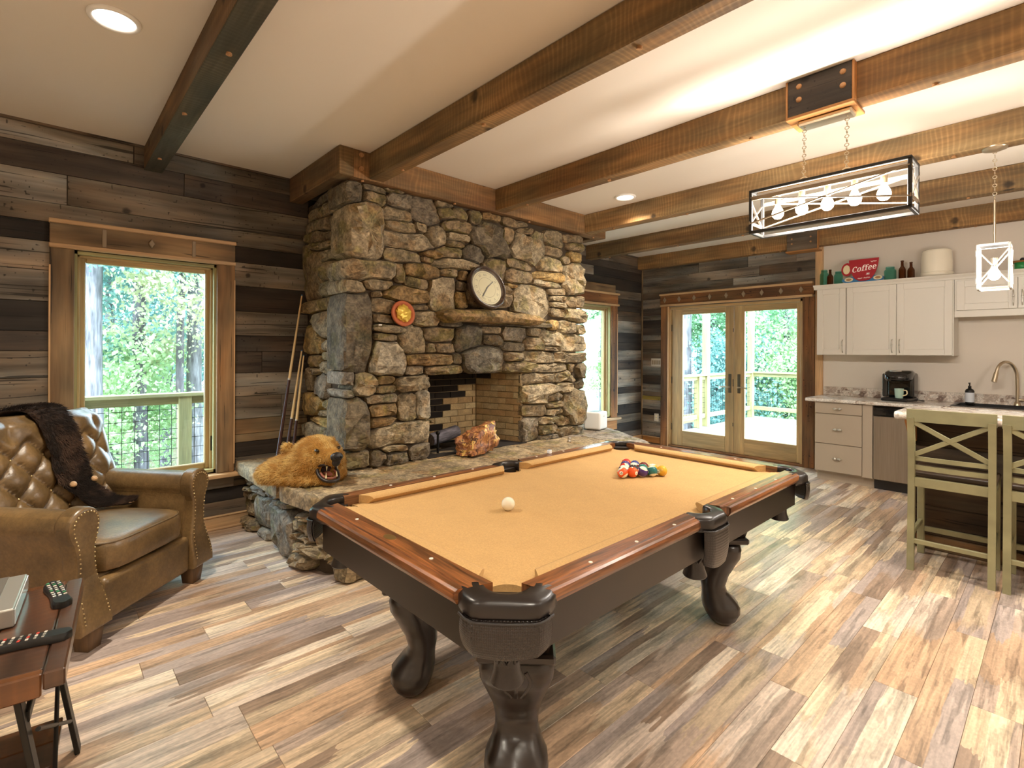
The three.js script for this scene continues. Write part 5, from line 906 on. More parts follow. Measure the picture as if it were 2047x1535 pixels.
// ---------------------------------------------------------------- leather armchair (local: z forward, x to the right as one faces it)
{
  reseed(800);
  const A = thing('leather_armchair', 'tufted brown leather armchair with nailhead arms by the left window', 'armchair', [.149, 0, -3.669], .76);
  const L = M.leather;
  // seat cushion with a crowned top and piping
  const cush = (w, d, y0, y1, crown) => { const nx = 16, nz = 16, rings = []; const ring = (f, y, c) => { const r = []; for (let i = 0; i < 40; i++) { const a = i / 40 * Math.PI * 2, q = 6, cc = Math.cos(a), ss = Math.sin(a), k = Math.pow(Math.pow(Math.abs(cc), q) + Math.pow(Math.abs(ss), q), -1 / q); r.push(V(w * f * cc * k, y + c * (1 - Math.pow(f, 3)), d * f * ss * k)); } return r; };
    rings.push(ring(.93, y0, 0), ring(.985, y0 + .012, 0), ring(1, y0 + .05, 0), ring(1, y1 - .045, 0), ring(.985, y1 - .012, 0), ring(.94, y1, 0)); for (const f of [.85, .7, .5, .3, .1]) rings.push(ring(f, y1, crown)); return loft(rings); };
  part('seat_cushion', uvm(place(cush(.29, .35, .315, .465, .03), [0, 0, .075])), L, A);
  const pip = []; for (let i = 0; i < 40; i++) { const a = i / 40 * Math.PI * 2, q = 6, cc = Math.cos(a), ss = Math.sin(a), k = Math.pow(Math.pow(Math.abs(cc), q) + Math.pow(Math.abs(ss), q), -1 / q); pip.push(V(.29 * .965 * cc * k, .458, .075 + .35 * .965 * ss * k)); } part('piping', tube(pip, .006, 120, 6, true), L, A);
  // front panel (foot rest) and base
  part('front_panel', uvm(place(rbox(.60, .215, .07, .03, 4), [0, .195, .385])), L, A);
  part('base', uvm(place(rbox(.74, .24, .72, .04), [0, .205, -.0])), L, A);
  for (const s of [-1, 1]) {
    // arm: rolled profile swept from back to front, a little higher at the back
    const rings = []; for (let i = 0; i <= 14; i++) { const t = i / 14, z = -.36 + t * .72, up = (1 - t) * .01, pr = []; const R = .078; for (let k = 0; k <= 14; k++) { const a = -.35 + (Math.PI + .9) * k / 14; pr.push(V(.385 + Math.cos(a) * R * 1.05 + .012, .588 + up + Math.sin(a) * R, z)); } pr.push(V(.318, .5, z), V(.305, .3, z), V(.305, .12, z), V(.425, .12, z), V(.43, .3, z), V(.432, .48, z)); rings.push(pr.map((p) => V(p.x * s, p.y, p.z))); }
    const arm = part('arm', uvm(crease(loft(rings), .9)), L, A);
    // front of the arm: scroll, neck and flared foot
    const sh = new THREE.Shape(); sh.moveTo(.29, .105); sh.lineTo(.455, .105); sh.quadraticCurveTo(.462, .22, .44, .33); sh.quadraticCurveTo(.425, .43, .452, .52); sh.quadraticCurveTo(.492, .585, .47, .635); sh.quadraticCurveTo(.435, .69, .375, .68); sh.quadraticCurveTo(.318, .665, .315, .60); sh.quadraticCurveTo(.318, .55, .338, .5); sh.quadraticCurveTo(.348, .42, .318, .32); sh.quadraticCurveTo(.288, .22, .29, .105);
    const fg = new THREE.ExtrudeGeometry(sh, { depth: .05, bevelEnabled: true, bevelSize: .016, bevelThickness: .018, bevelOffset: -.014, bevelSegments: 4, curveSegments: 14 });
    const pp = fg.attributes.position; for (let i = 0; i < pp.count; i++) { const y = pp.getY(i); pp.setZ(i, pp.getZ(i) + .345 + .045 * sstep(.36, .12, y)); if (s < 0) pp.setX(i, -pp.getX(i)); }
    if (s < 0) { const ix = fg.index ? fg.toNonIndexed() : fg; const q = ix.attributes.position; for (let i = 0; i < q.count; i += 3) { const a = [q.getX(i), q.getY(i), q.getZ(i)]; q.setXYZ(i, q.getX(i + 1), q.getY(i + 1), q.getZ(i + 1)); q.setXYZ(i + 1, ...a); } ix.computeVertexNormals(); part('arm_front', uvm(ix), L, A); } else part('arm_front', uvm(fg), L, A);
    const pts = sh.getSpacedPoints(64), nails = []; pts.forEach((p, i) => { if (p.y < .13) return; const c = .378, cy = clamp(p.y, .2, .6), x = p.x + (c - p.x) * .22, y = p.y + (cy - p.y) * .25; nails.push(place(new THREE.SphereGeometry(.0042, 6, 4), [x * s, y, .413 + .045 * sstep(.36, .12, y)])); });
    const nl = part('nailheads', nails, M.nail, arm); nl.userData = { kind: 'stuff' };
    const foot = (x, z) => part('foot', uvm(loft([[.105, .045], [.0, .034]].map(([y, w]) => [V(x - w, y, z - w), V(x + w, y, z - w), V(x + w, y, z + w), V(x - w, y, z + w)])), 'y'), M.leatherLeg, A);
    foot(.355 * s, .385); foot(.34 * s, -.33);
  }
  // tufted back
  {
    const NX = 72, NY = 64, pos = [], idx = [], W = (t) => .36 + .085 * sstep(.15, .5, t) - .02 * sstep(.86, 1, t), Y0 = .40, Y1 = 1.06;
    const quilt = (x, y) => { const p = x / .172, q = (y - .44) / .20, top = sstep(.90, .97, y), h = Math.abs(Math.sin(Math.PI * (p + q)) * Math.sin(Math.PI * (p - q))); const pleat = Math.pow(Math.abs(Math.sin(Math.PI * (p + .5 * 0))), .7); const c = Math.pow(h, .42); return (c * (1 - top) + (.4 + .6 * pleat) * top) * .05; };
    const frontZ = (x, y, w) => { const t = (y - Y0) / (Y1 - Y0), e = Math.abs(x) / w, edge = Math.pow(e, 5), topr = sstep(.9, 1, t); return -.12 - .16 * t + quilt(x, y) * (1 - edge * .8) - edge * .03 - topr * topr * .05 + .045 * sstep(.6, .95, e) * sstep(.62, .25, t); };
    const put = (x, y, z) => { pos.push(x, y, z); };
    for (let j = 0; j <= NY; j++) for (let i = 0; i <= NX; i++) { const t = j / NY, w = W(t), s = i / NX * 2 - 1, y = Y0 + (Y1 - Y0) * t, x = s * w; const round = t > .9 ? Math.sqrt(Math.max(0, 1 - Math.pow((t - .9) / .1, 2))) : 1; const xx = x * (.965 + .035 * round), yy = y - (1 - Math.sqrt(Math.max(0, 1 - Math.pow(Math.max(0, Math.abs(s) - .85) / .15, 2) * .6))) * .08 * sstep(.7, 1, t); put(xx, yy, frontZ(x, y, w)); }
    const F = (NX + 1) * (NY + 1);
    for (let j = 0; j <= NY; j++) for (let i = 0; i <= NX; i++) { const t = j / NY, w = W(t) * .98, s = i / NX * 2 - 1, y = Y0 + (Y1 - .01 - Y0) * t; put(s * w * .99, y - .02 * Math.pow(Math.abs(s), 6), -.30 - .13 * t + .05 * Math.pow(Math.abs(s), 4)); }
    for (let j = 0; j < NY; j++) for (let i = 0; i < NX; i++) { const a = j * (NX + 1) + i; idx.push(a, a + 1, a + NX + 2, a, a + NX + 2, a + NX + 1); const b = F + a; idx.push(b, b + NX + 2, b + 1, b, b + NX + 1, b + NX + 2); }
    for (let i = 0; i < NX; i++) { let a = NY * (NX + 1) + i; idx.push(a, a + 1, F + a + 1, a, F + a + 1, F + a); a = i; idx.push(a, F + a + 1, a + 1, a, F + a, F + a + 1); }
    for (let j = 0; j < NY; j++) { let a = j * (NX + 1); idx.push(a, a + NX + 1, F + a + NX + 1, a, F + a + NX + 1, F + a); a += NX; idx.push(a, F + a + NX + 1, a + NX + 1, a, F + a, F + a + NX + 1); }
    const g = new THREE.BufferGeometry(); g.setAttribute('position', new THREE.BufferAttribute(new Float32Array(pos), 3)); g.setIndex(idx); g.computeVertexNormals();
    const B = part('back', uvm(g), L, A);
    const bt = []; for (let m = -6; m <= 6; m++) for (let n = -6; n <= 6; n++) { const p = (m + n) / 2, q = (m - n) / 2, x = p * .172, y = .44 + q * .2; if (y > .47 && y < .93 && Math.abs(x) < .33) bt.push(place(new THREE.SphereGeometry(.009, 8, 6), [x, y, frontZ(x, y, .42) + .004])); }
    bt.forEach((b) => part('button', b, M.nail, B));
  }
  // fur pelt draped over the chair back, head resting on the seat
  {
    const P = thing('fur_pelt', 'dark brown fur pelt draped over the leather armchair back', 'pelt', [.149, 0, -3.669], .76);
    const path = [[0.048, 0.8, -0.455, 0.101], [0.048, 0.95, -0.46, 0.109], [0.053000000000000005, 1.055, -0.435, 0.113], [0.05800000000000001, 1.085, -0.36, 0.113], [0.063, 1.07, -0.265, 0.109], [0.07300000000000001, 0.98, -0.205, 0.098], [0.08800000000000001, 0.88, -0.18, 0.095], [0.093, 0.78, -0.155, 0.1], [0.096, 0.7, -0.13, 0.101], [0.11, 0.66, -0.115, 0.078], [0.125, 0.61, -0.09, 0.068], [0.16, 0.565, -0.06, 0.074], [0.2, 0.53, -0.02, 0.063], [0.245, 0.512, 0.03, 0.036], [0.28, 0.508, 0.06, 0.016]];
    const c = new THREE.CatmullRomCurve3(path.map((p) => V(p[0], p[1], p[2]))), N = 48, K = 14, rings = [], nor = [];
    const wAt = (t) => { const f = t * (path.length - 1), i = Math.min(path.length - 2, Math.floor(f)); return path[i][3] + (path[i + 1][3] - path[i][3]) * (f - i); };
    for (let i = 0; i <= N; i++) { const t = i / N, p = c.getPoint(t), tg = c.getTangent(t), sd = V(1, 0, 0).addScaledVector(tg, -tg.x).normalize(), n = sd.clone().cross(tg).normalize(), w = wAt(t) * (1 + (n3(i * .5, 1, 2) - .5) * .16), th = .016, r = []; for (let k = 0; k < K; k++) { const a = k / K * Math.PI * 2; r.push(p.clone().addScaledVector(sd, Math.cos(a) * w).addScaledVector(n, -Math.sin(a) * th * (1 + (n3(i * .4, k * .8, 3) - .5) * .8))); } rings.push(r); nor.push([p, sd, n, tg, w]); }
    const skin = part('hide', uvm(loft(rings)), M.pelt, P);
    const geo = new THREE.ConeGeometry(.0016, .026, 4, 1); geo.translate(0, .011, 0); const n = 11000, im = new THREE.InstancedMesh(geo, std('#ffffff', .9), n), m = new THREE.Matrix4(), q = new THREE.Quaternion(), col = new THREE.Color();
    for (let i = 0; i < n; i++) { const [p, sd, nn, tg, w] = nor[Math.floor(rnd() * nor.length)], a = rr(-1, 1), nx = Math.floor(rnd() * 2); const pt = p.clone().addScaledVector(sd, a * w).addScaledVector(nn, -.016 * Math.sqrt(1 - a * a) * 1).addScaledVector(tg, rr(-.015, .015)); const d = nn.clone().multiplyScalar(-.6).addScaledVector(tg, .8 + rr(-.3, .3)).addScaledVector(sd, rr(-.45, .45) + a * .4).normalize(); q.setFromUnitVectors(V(0, 1, 0), d); const s = rr(.7, 1.3); m.compose(pt, q, V(s, s, s)); im.setMatrixAt(i, m); const e = f3(pt.x * 14, pt.y * 14, pt.z * 14); col.setRGB(...mixc([.018, .010, .006], [.10, .055, .035], sstep(.42, .7, e))); im.setColorAt(i, col); }
    im.name = 'fur'; im.userData = { kind: 'stuff' }; shadows(im); P.add(im);
    for (const s of [-1, 1]) part('ear', place(lathe([[.001, .028], [.014, .022], [.018, .008], [.012, 0]], 12), [.115 + s * .062, .655, -.095], [.5, 0, -s * .4]), M.pine, P);
    part('muzzle_edge', tube([V(.2, .52, .03), V(.26, .505, .065), V(.295, .503, .06)], .005, 12, 6), M.pine, P);
  }
}
// ---------------------------------------------------------------- side table, box and remotes
{
  reseed(830);
  const T0 = thing('side_table', 'rustic plank-top side table with black iron legs at lower left', 'side table', [.108, 0, -2.395], -.10);
  const x0 = -.72, x1 = 0, z0 = 0, z1 = .65, y0 = .555, y1 = .60;
  for (let k = 0; k < 5; k++) part('top_board', box(x1 - .045 - (k + 1) * .125, x1 - .047 - k * .125, y0 + .004, y1, z0 + .03, z1 - .03, .003, 'z'), [M.sideTop2, M.sideTop][k % 2], T0);
  part('edge_board', box(x1 - .044, x1, y0, y1 + .001, z0, z1, .004, 'z'), M.sideTop2, T0); part('edge_board', box(x0, x0 + .048, y0, y1 + .001, z0, z1, .004, 'z'), M.sideTop2, T0);
  part('edge_board', box(x0 + .05, x1 - .046, y0 - .015, y1 + .001, z1 - .029, z1, .004, 'x'), M.sideTop, T0); part('edge_board', box(x0 + .05, x1 - .046, y0, y1 + .001, z0, z0 + .029, .004, 'x'), M.sideTop, T0);
  for (const [z, s] of [[z1 - .06, 1], [z0 + .05, -1]]) { part('leg', bar(V(x1 - .10, y0, z), V(x1 - .012, 0.001, z + s * .02), .05, .014, .002, V(1, 0, 0)), M.blackMetal, T0); part('leg', bar(V(x0 + .10, y0, z), V(x0 + .012, 0.001, z + s * .02), .05, .014, .002, V(1, 0, 0)), M.blackMetal, T0); }
  part('brace', bar(V(x1 - .08, .47, z1 - .06), V(x1 - .08, .47, z0 + .05), .012, .03, .002), M.blackMetal, T0);
  part('cross_rod', [rod(V(x1 - .06, .42, z1 - .08), V(x1 - .03, .14, z0 + .08), .006), rod(V(x1 - .06, .42, z0 + .08), V(x1 - .03, .14, z1 - .08), .006)], M.blackMetal, T0);
  for (let k = 0; k < 4; k++) part('shelf_board', box(x0 + .04, x1 - .05, .13, .155, z0 + .06 + k * .13, z0 + .187 + k * .13, .003, 'x'), k % 2 ? M.sideTop2 : M.sideTop, T0);
  const bx = thing('cable_box', 'silver media box with brushed top on the side table', 'box', [-.205, .602, -2.26], -.08);
  part('housing', place(rbox(.31, .055, .30, .006), [0, .0275, 0]), std('#b9b6ae', .35, { metalness: .7 }), bx); part('top_band', box(.06, .11, .0552, .0562, -.148, .148), M.silver, bx); part('glass_edge', box(.153, .157, .006, .05, -.145, .145, .001), std('#dfe6ea', .1, { metalness: .3 }), bx);
  const remote = (pos, turn, len, label, hue) => {
    const r = thing('remote_control', label, 'remote', pos, turn), rings = []; for (let i = 0; i <= 16; i++) { const t = i / 16, z = (t - .5) * len, e = Math.sqrt(Math.max(.02, 1 - Math.pow(Math.abs(t * 2 - 1), 8))), w = (.024 + .004 * Math.cos(t * 6.3)) * e, h = .02; rings.push([V(-w, 0, z), V(w, 0, z), V(w * 1.02, h * .6, z), V(w * .8, h, z), V(-w * .8, h, z), V(-w * 1.02, h * .6, z)]); }
    part('shell', crease(loft(rings), .8), M.black, r);
    for (let i = 0; i < 8; i++) for (let j = -1; j <= 1; j++) part('button', place(rbox(.009, .003, .007, .0013, 1), [j * .0135, .0212, (-.40 + i * .085) * len]), [M.silver, M.switch, hue, M.silver][(i * 3 + j + 3) % 4], r);
  };
  remote([.035, .601, -2.26], .12, .22, 'black remote lying upright beside the silver box', std('#2f7d4a', .5));
  remote([-.035, .601, -1.95], 1.35, .2, 'black remote lying crosswise at the table front edge', std('#b33a2a', .5));
}
// ---------------------------------------------------------------- bear head trophy on the hearth (local: z = where it faces)
{
  reseed(860);
  const B = thing('bear_head_mount', 'golden-brown bear head mount with open snarling mouth on the hearth', 'bear mount', [1.37, HEARTH + .004, -3.40], .06);
  const el = (p, c, r) => { const q = V((p.x - c[0]) / r[0], (p.y - c[1]) / r[1], (p.z - c[2]) / r[2]), l = q.length(); return (l - 1) * Math.min(...r); };
  const cap = (p, a, b, ra, rb) => { const A = V(...a), d = V(...b).sub(A), t = clamp(p.clone().sub(A).dot(d) / d.lengthSq()); return p.distanceTo(A.addScaledVector(d, t)) - (ra + (rb - ra) * t); };
  const smin = (a, b, k) => { const h = clamp(.5 + .5 * (b - a) / k); return b + (a - b) * h - k * h * (1 - h); };
  const sdf = (p) => {
    let d = el(p, [0, .165, -.04], [.155, .14, .165]);
    d = smin(d, el(p, [.095, .1, -.06], [.1, .11, .12]), .05); d = smin(d, el(p, [-.1, .1, -.06], [.1, .11, .12]), .05);
    d = smin(d, el(p, [-.03, .1, -.17], [.18, .12, .13]), .06); d = smin(d, el(p, [-.2, .06, -.2], [.13, .085, .12]), .07);
    d = smin(d, el(p, [0, .03, -.05], [.19, .045, .17]), .04);
    d = smin(d, cap(p, [0, .195, .06], [0, .185, .185], .085, .056), .035);           // upper muzzle
    d = smin(d, cap(p, [0, .075, .03], [0, .045, .14], .07, .042), .02);            // lower jaw
    for (const s of [-1, 1]) { d = smin(d, el(p, [s * .055, .245, .03], [.035, .022, .035]), .025); d = smin(d, el(p, [s * .15, .225, -.15], [.036, .042, .022]), .012); }
    const m = el(p, [0, .106, .17], [.056, .046, .11]); d = Math.max(d, -m);         // open mouth
    for (const s of [-1, 1]) d = Math.max(d, -el(p, [s * .074, .238, .118], [.022, .014, .022]));
    return d;
  };
  const R = 84, mc = new MarchingCubes(R, M.fur, false, false, 120000), S = .36, O = V(-.03, .15, -.06);
  mc.isolation = 0; const at = (i) => (i / R * 2 - 1) * S;
  for (let k = 0; k < R; k++) for (let j = 0; j < R; j++) for (let i = 0; i < R; i++) { const p = V(at(i) + O.x, at(j) + O.y, at(k) + O.z); let d = sdf(p) + (n3(p.x * 60, p.y * 60, p.z * 60) - .5) * .006; d = Math.max(d, .004 - p.y); mc.field[i + j * R + k * R * R] = -d; }
  mc.update();
  const n = mc.count, pos = new Float32Array(n * 3), nor = new Float32Array(n * 3); for (let i = 0; i < n * 3; i++) { pos[i] = mc.positionArray[i] * S + [O.x, O.y, O.z][i % 3]; nor[i] = mc.normalArray[i]; }
  const g = new THREE.BufferGeometry(); g.setAttribute('position', new THREE.BufferAttribute(pos, 3)); g.setAttribute('normal', new THREE.BufferAttribute(nor, 3)); uvm(g, 'y');
  const head = part('head', g, M.fur, B);
  // fur strands over the skin, combed backwards; none in the mouth or round eyes and nose
  const geo = new THREE.ConeGeometry(.0014, .03, 4, 1); geo.translate(0, .012, 0); const N = 15000, im = new THREE.InstancedMesh(geo, std('#ffffff', .9), N), m4 = new THREE.Matrix4(), q = new THREE.Quaternion(), col = new THREE.Color(); let k = 0;
  for (let tries = 0; k < N && tries < 400000; tries++) {
    const i = Math.floor(rnd() * (n / 3)) * 3, a = rnd(), b = rnd() * (1 - a), c = 1 - a - b, p = V(0, 0, 0), nn = V(0, 0, 0);
    for (const [w, o] of [[a, i], [b, i + 1], [c, i + 2]]) { p.x += w * pos[o * 3]; p.y += w * pos[o * 3 + 1]; p.z += w * pos[o * 3 + 2]; }
    const e = .002; nn.set(sdf(V(p.x + e, p.y, p.z)) - sdf(V(p.x - e, p.y, p.z)), sdf(V(p.x, p.y + e, p.z)) - sdf(V(p.x, p.y - e, p.z)), sdf(V(p.x, p.y, p.z + e)) - sdf(V(p.x, p.y, p.z - e))).normalize();
    if (p.y < .008 || el(p, [0, .1, .19], [.068, .056, .12]) < .0 || p.z > .19) continue;
    let near = false; for (const s of [-1, 1]) if (p.distanceTo(V(s * .074, .238, .116)) < .031) near = true; if (near) continue;
    const muzzle = sstep(.06, .12, p.z) * sstep(.25, .2, p.y), d = nn.clone().multiplyScalar(.55 - .25 * muzzle).add(V(p.x * .8, -.35, -.75)).add(V(rr(-.35, .35), rr(-.35, .35), rr(-.35, .35))).normalize(); if (d.dot(nn) < .12) d.addScaledVector(nn, .3).normalize();
    q.setFromUnitVectors(V(0, 1, 0), d); const s = rr(.7, 1.25) * (1 - .65 * muzzle); m4.compose(p, q, V(1, s, 1)); im.setMatrixAt(k, m4);
    const t = f3(p.x * 16, p.y * 16, p.z * 16, 4), v = rr(.8, 1.2); col.setRGB(...mixc([.42, .20, .035], [.62, .40, .13], sstep(.35, .65, t)).map((x) => x * v)); im.setColorAt(k, col); k++;
  }
  im.count = k; im.name = 'fur'; im.userData = { kind: 'stuff' }; shadows(im); head.add(im);
  const dark = std('#1d1816', .4), pink = std('#9a5a48', .45), lip = std('#241b18', .45), tooth = std('#e8dcae', .35);
  part('nose', place(join([place(new THREE.SphereGeometry(.04, 18, 14).scale(1.05, .78, .6), [0, 0, 0]), place(new THREE.SphereGeometry(.028, 12, 10).scale(1.1, 1.2, .6), [0, -.03, -.008])]), [0, .205, .236]), dark, head);
  for (const s of [-1, 1]) { part('nostril', place(new THREE.SphereGeometry(.008, 8, 6), [s * .018, .206, .255]), std('#060505', .8), head); part('eye', place(new THREE.SphereGeometry(.0145, 14, 10).scale(1.15, .72, .8), [s * .074, .237, .112], [0, 0, s * .35]), phys('#140b06', .08, { clearcoat: 1 }), head); }
  part('lower_lip', tube([V(-.058, .128, .085), V(-.066, .088, .11), V(-.054, .055, .155), V(-.024, .043, .19), V(.024, .043, .19), V(.054, .055, .155), V(.066, .088, .11), V(.058, .128, .085)], .0115, 40, 8), lip, head);
  part('gum', tube([V(-.048, .088, .11), V(-.041, .067, .15), V(0, .058, .178), V(.041, .067, .15), V(.048, .088, .11)], .007, 30, 8), pink, head);
  part('upper_lip', tube([V(-.062, .134, .1), V(-.054, .146, .15), V(-.024, .152, .205), V(.024, .152, .205), V(.054, .146, .15), V(.062, .134, .1)], .008, 30, 8), lip, head);
  part('throat', place(new THREE.SphereGeometry(.045, 16, 12).scale(1, .8, .5), [0, .105, .075]), std('#2a0f0c', .7), head);
  part('tongue', place(new THREE.SphereGeometry(.03, 16, 12).scale(.85, .3, 1.6), [0, .078, .115], [.15, 0, 0]), pink, head);
  for (const s of [-1, 1]) { part('tooth', place(new THREE.ConeGeometry(.0075, .042, 8), [s * .037, .128, .175], [Math.PI, 0, 0]), tooth, head); part('tooth', place(new THREE.ConeGeometry(.007, .04, 8), [s * .036, .082, .165]), tooth, head); for (let j = 0; j < 2; j++) part('tooth', place(new THREE.ConeGeometry(.004, .014, 6), [s * (.007 + j * .013), .142, .202], [Math.PI, 0, 0]), tooth, head); }
}
// ---------------------------------------------------------------- things on and about the fireplace
{
  reseed(880);
  // clock leaning against the stones on the mantel
  const c = thing('mantel_clock', 'round dark-framed clock leaning on the mantel against the stones', 'clock', [2.895, 1.795, -3.405]); c.rotation.x = -.30;
  const fr = lathe([[.001, -.06], [.19, -.06], [.2, -.05], [.205, -.02], [.2, .0], [.192, .008], [.184, .006], [.178, -.004], [.165, -.012], [.158, -.02], [.001, -.02]], 56); fr.rotateX(Math.PI / 2); fr.translate(0, .205, 0);
  part('frame', fr, phys('#3a2a22', .25, { clearcoat: .6, clearcoatRoughness: .15 }), c);
  const cv = document.createElement('canvas'); cv.width = cv.height = 512; const g = cv.getContext('2d'); g.fillStyle = '#d6d0ae'; g.fillRect(0, 0, 512, 512); g.strokeStyle = '#6b624c'; g.fillStyle = '#5c5442'; g.textAlign = 'center'; g.textBaseline = 'middle'; g.font = '44px serif';
  ['XII', 'I', 'II', 'III', 'IV', 'V', 'VI', 'VII', 'VIII', 'IX', 'X', 'XI'].forEach((t, i) => { const a = i * Math.PI / 6; g.save(); g.translate(256 + Math.sin(a) * 195, 256 - Math.cos(a) * 195); g.rotate(a); g.fillText(t, 0, 0); g.restore(); }); g.lineWidth = 3; g.beginPath(); g.arc(256, 256, 232, 0, 7); g.stroke(); g.beginPath(); g.arc(256, 256, 150, 0, 7); g.stroke();
  const ct = new THREE.CanvasTexture(cv); ct.colorSpace = THREE.SRGBColorSpace;
  const face = new THREE.CircleGeometry(.16, 48); face.translate(0, .205, -.017); part('dial', face, std('#ffffff', .6, { map: ct }), c);
  part('hand', place(box(-.004, .004, -.02, .1, 0, .002), [0, .205, -.013], [0, 0, -.9]), M.black, c); part('hand', place(box(-.004, .004, -.02, .12, 0, .002), [0, .205, -.011], [0, 0, 2.45]), M.black, c);
  const gl = new THREE.CylinderGeometry(.172, .172, .002, 48); gl.rotateX(Math.PI / 2); gl.translate(0, .205, -.004); part('glass', gl, phys('#ffffff', .02, { transmission: 1, thickness: 0, ior: 1.5, specularIntensity: 1 }), c);
  // gold lump in a terracotta ring
  const r = thing('ring_ornament', 'orange clay dish with a gold lump propped on a stone ledge', 'ornament', [2.075, 1.612, -3.515]); r.rotation.x = -.15;
  part('dish', place(lathe([[.001, -.012], [.09, -.012], [.102, 0], [.102, .014], [.09, .018], [.078, .012], [.07, .0], [.001, -.004]], 40).rotateX(Math.PI / 2), [0, .102, 0]), std('#b5613a', .7), r);
  const lump = new THREE.IcosahedronGeometry(.072, 5); { const p = lump.attributes.position; for (let i = 0; i < p.count; i++) { const v = V().fromBufferAttribute(p, i).normalize(), k = .064 + (f3(v.x * 3 + 7, v.y * 3, v.z * 3) - .5) * .05; p.setXYZ(i, v.x * k, v.y * k, v.z * k * .5); } lump.computeVertexNormals(); }
  part('gold_lump', crease(place(lump, [0, .102, .008]), .9), std('#d9b64a', .38, { metalness: .35 }), r);
  single('paper_tag', box(1.868, 1.892, 1.612, 1.622, -3.535, -3.523, .001), M.white, 'tiny white tag on the ledge stone left of the orange dish', 'tag');
  // burl of petrified wood before the firebox
  const bl = new THREE.IcosahedronGeometry(1, 7); { const p = bl.attributes.position; for (let i = 0; i < p.count; i++) { const v = V().fromBufferAttribute(p, i).normalize(); let k = 1 + (f3(v.x * 1.3 + 3, v.y * 1.3, v.z * 1.3) - .5) * 1.1 + (f3(v.x * 5, v.y * 5 + 2, v.z * 5) - .5) * .28 + (n3(v.x * 16, v.y * 16, v.z * 16) - .5) * .05; p.setXYZ(i, v.x * k * .215, Math.max(-.085, v.y * k * .145 + v.x * .03), v.z * k * .14); } }
  const bt = tex(512, 512, (u, v) => { const a = fbm(u, v, 4, 4, 501, 5), b = fbm(u, v, 12, 12, 505, 4), d = fbm(u, v, 30, 10, 509, 3); let c2 = mixc([.50, .30, .18], [.76, .52, .32], sstep(.35, .6, b)); c2 = mixc(c2, [.92, .76, .42], sstep(.54, .64, a)); c2 = mixc(c2, [.30, .17, .11], sstep(.6, .72, d)); return c2; }, .35, .35);
  const bs = single('burl_block', uvm(crease(bl.deleteAttribute('uv') && bl, .8)), phys('#ffffff', .5, { map: bt, bumpMap: T.stoneBump, bumpScale: .012, clearcoat: .25, clearcoatRoughness: .4 }), 'rough reddish burl block with yellow patch in front of the firebox', 'burl'); bs.position.set(2.79, HEARTH + .096, -3.47); bs.rotation.y = .1;
  // iron and a split log inside
  const an = thing('fire_grate', 'low black iron grate with charred log inside the firebox', 'grate', [2.72, HEARTH + .004, -3.82]);
  part('bars', [rod(V(-.2, .05, -.1), V(-.2, .05, .14), .01), rod(V(.2, .05, -.1), V(.2, .05, .14), .01), rod(V(-.24, .06, 0), V(.24, .06, 0), .009), rod(V(-.2, 0, .13), V(-.2, .16, .13), .011), rod(V(.2, 0, .13), V(.2, .12, .13), .011), tube([V(.2, .06, .13), V(.32, .03, .18), V(.42, .08, .16)], .006, 14, 6)], M.iron, an);
  part('log', place(new THREE.CylinderGeometry(.055, .06, .34, 12), [-.05, .12, .0], [0, .2, Math.PI / 2 + .1]), M.trunk[2], an);
  part('finial', place(new THREE.SphereGeometry(.02, 12, 10), [-.2, .175, .13]), M.iron, an);
  // paper scraps
  for (const [x, z, l] of [[3.92, -3.40, 'crumpled foil scrap at the foot of the chimney'], [3.80, -3.30, 'small white paper scrap on the hearth']]) { const s = new THREE.IcosahedronGeometry(.022, 1); const p = s.attributes.position; for (let i = 0; i < p.count; i++) { const k = .7 + .6 * n3(p.getX(i) * 90, p.getY(i) * 90, p.getZ(i) * 90); p.setXYZ(i, p.getX(i) * k, p.getY(i) * k * .6, p.getZ(i) * k); } s.computeVertexNormals(); s.translate(x, HEARTH + .013, z); single('paper_scrap', s, M.silver, l, 'scrap'); }
  // dehumidifier
  const d = thing('air_purifier', 'small white air purifier standing on the hearth by the window', 'purifier', [4.70, HEARTH, -3.68], .25);
  part('shell', place(rbox(.22, .2, .2, .02, 4), [0, .103, 0]), M.white, d); part('vent', box(-.07, .07, .203, .206, -.06, .05), M.black, d); part('badge', box(-.02, .02, .15, .153, .1, .1015), M.lampBrown, d);
  // pool cues leaning in the corner between wall and chimney
  const cue = (a, b, label, split) => { const q = thing('pool_cue', label, 'cue', [0, 0, 0], 0, 'pool cues'), A = V(...a), C = V(...b), at = (t) => A.clone().lerp(C, t); part('butt', rod(at(0), at(split), .0145, .0115, 12), phys('#3a1a18', .3, { clearcoat: .5 }), q); part('shaft', rod(at(split), at(.992), .0112, .0064, 12), std('#e2c48e', .4), q); part('collar', rod(at(split - .004), at(split + .006), .0118, .0118, 12), M.silver, q); part('tip', rod(at(.992), at(1), .0064, .0062, 10), M.blue, q); };
  cue([1.36, HEARTH + .01, -4.23], [1.635, 1.90, -4.46], 'pool cue leaning highest in the corner left of the chimney', .47);
  cue([1.43, HEARTH + .01, -4.24], [1.635, 1.42, -4.46], 'short pool cue with black butt leaning behind the bear head, left one', .36);
  cue([1.475, HEARTH + .01, -4.22], [1.645, 1.38, -4.44], 'short pool cue leaning closest to the chimney stones', .36);
}
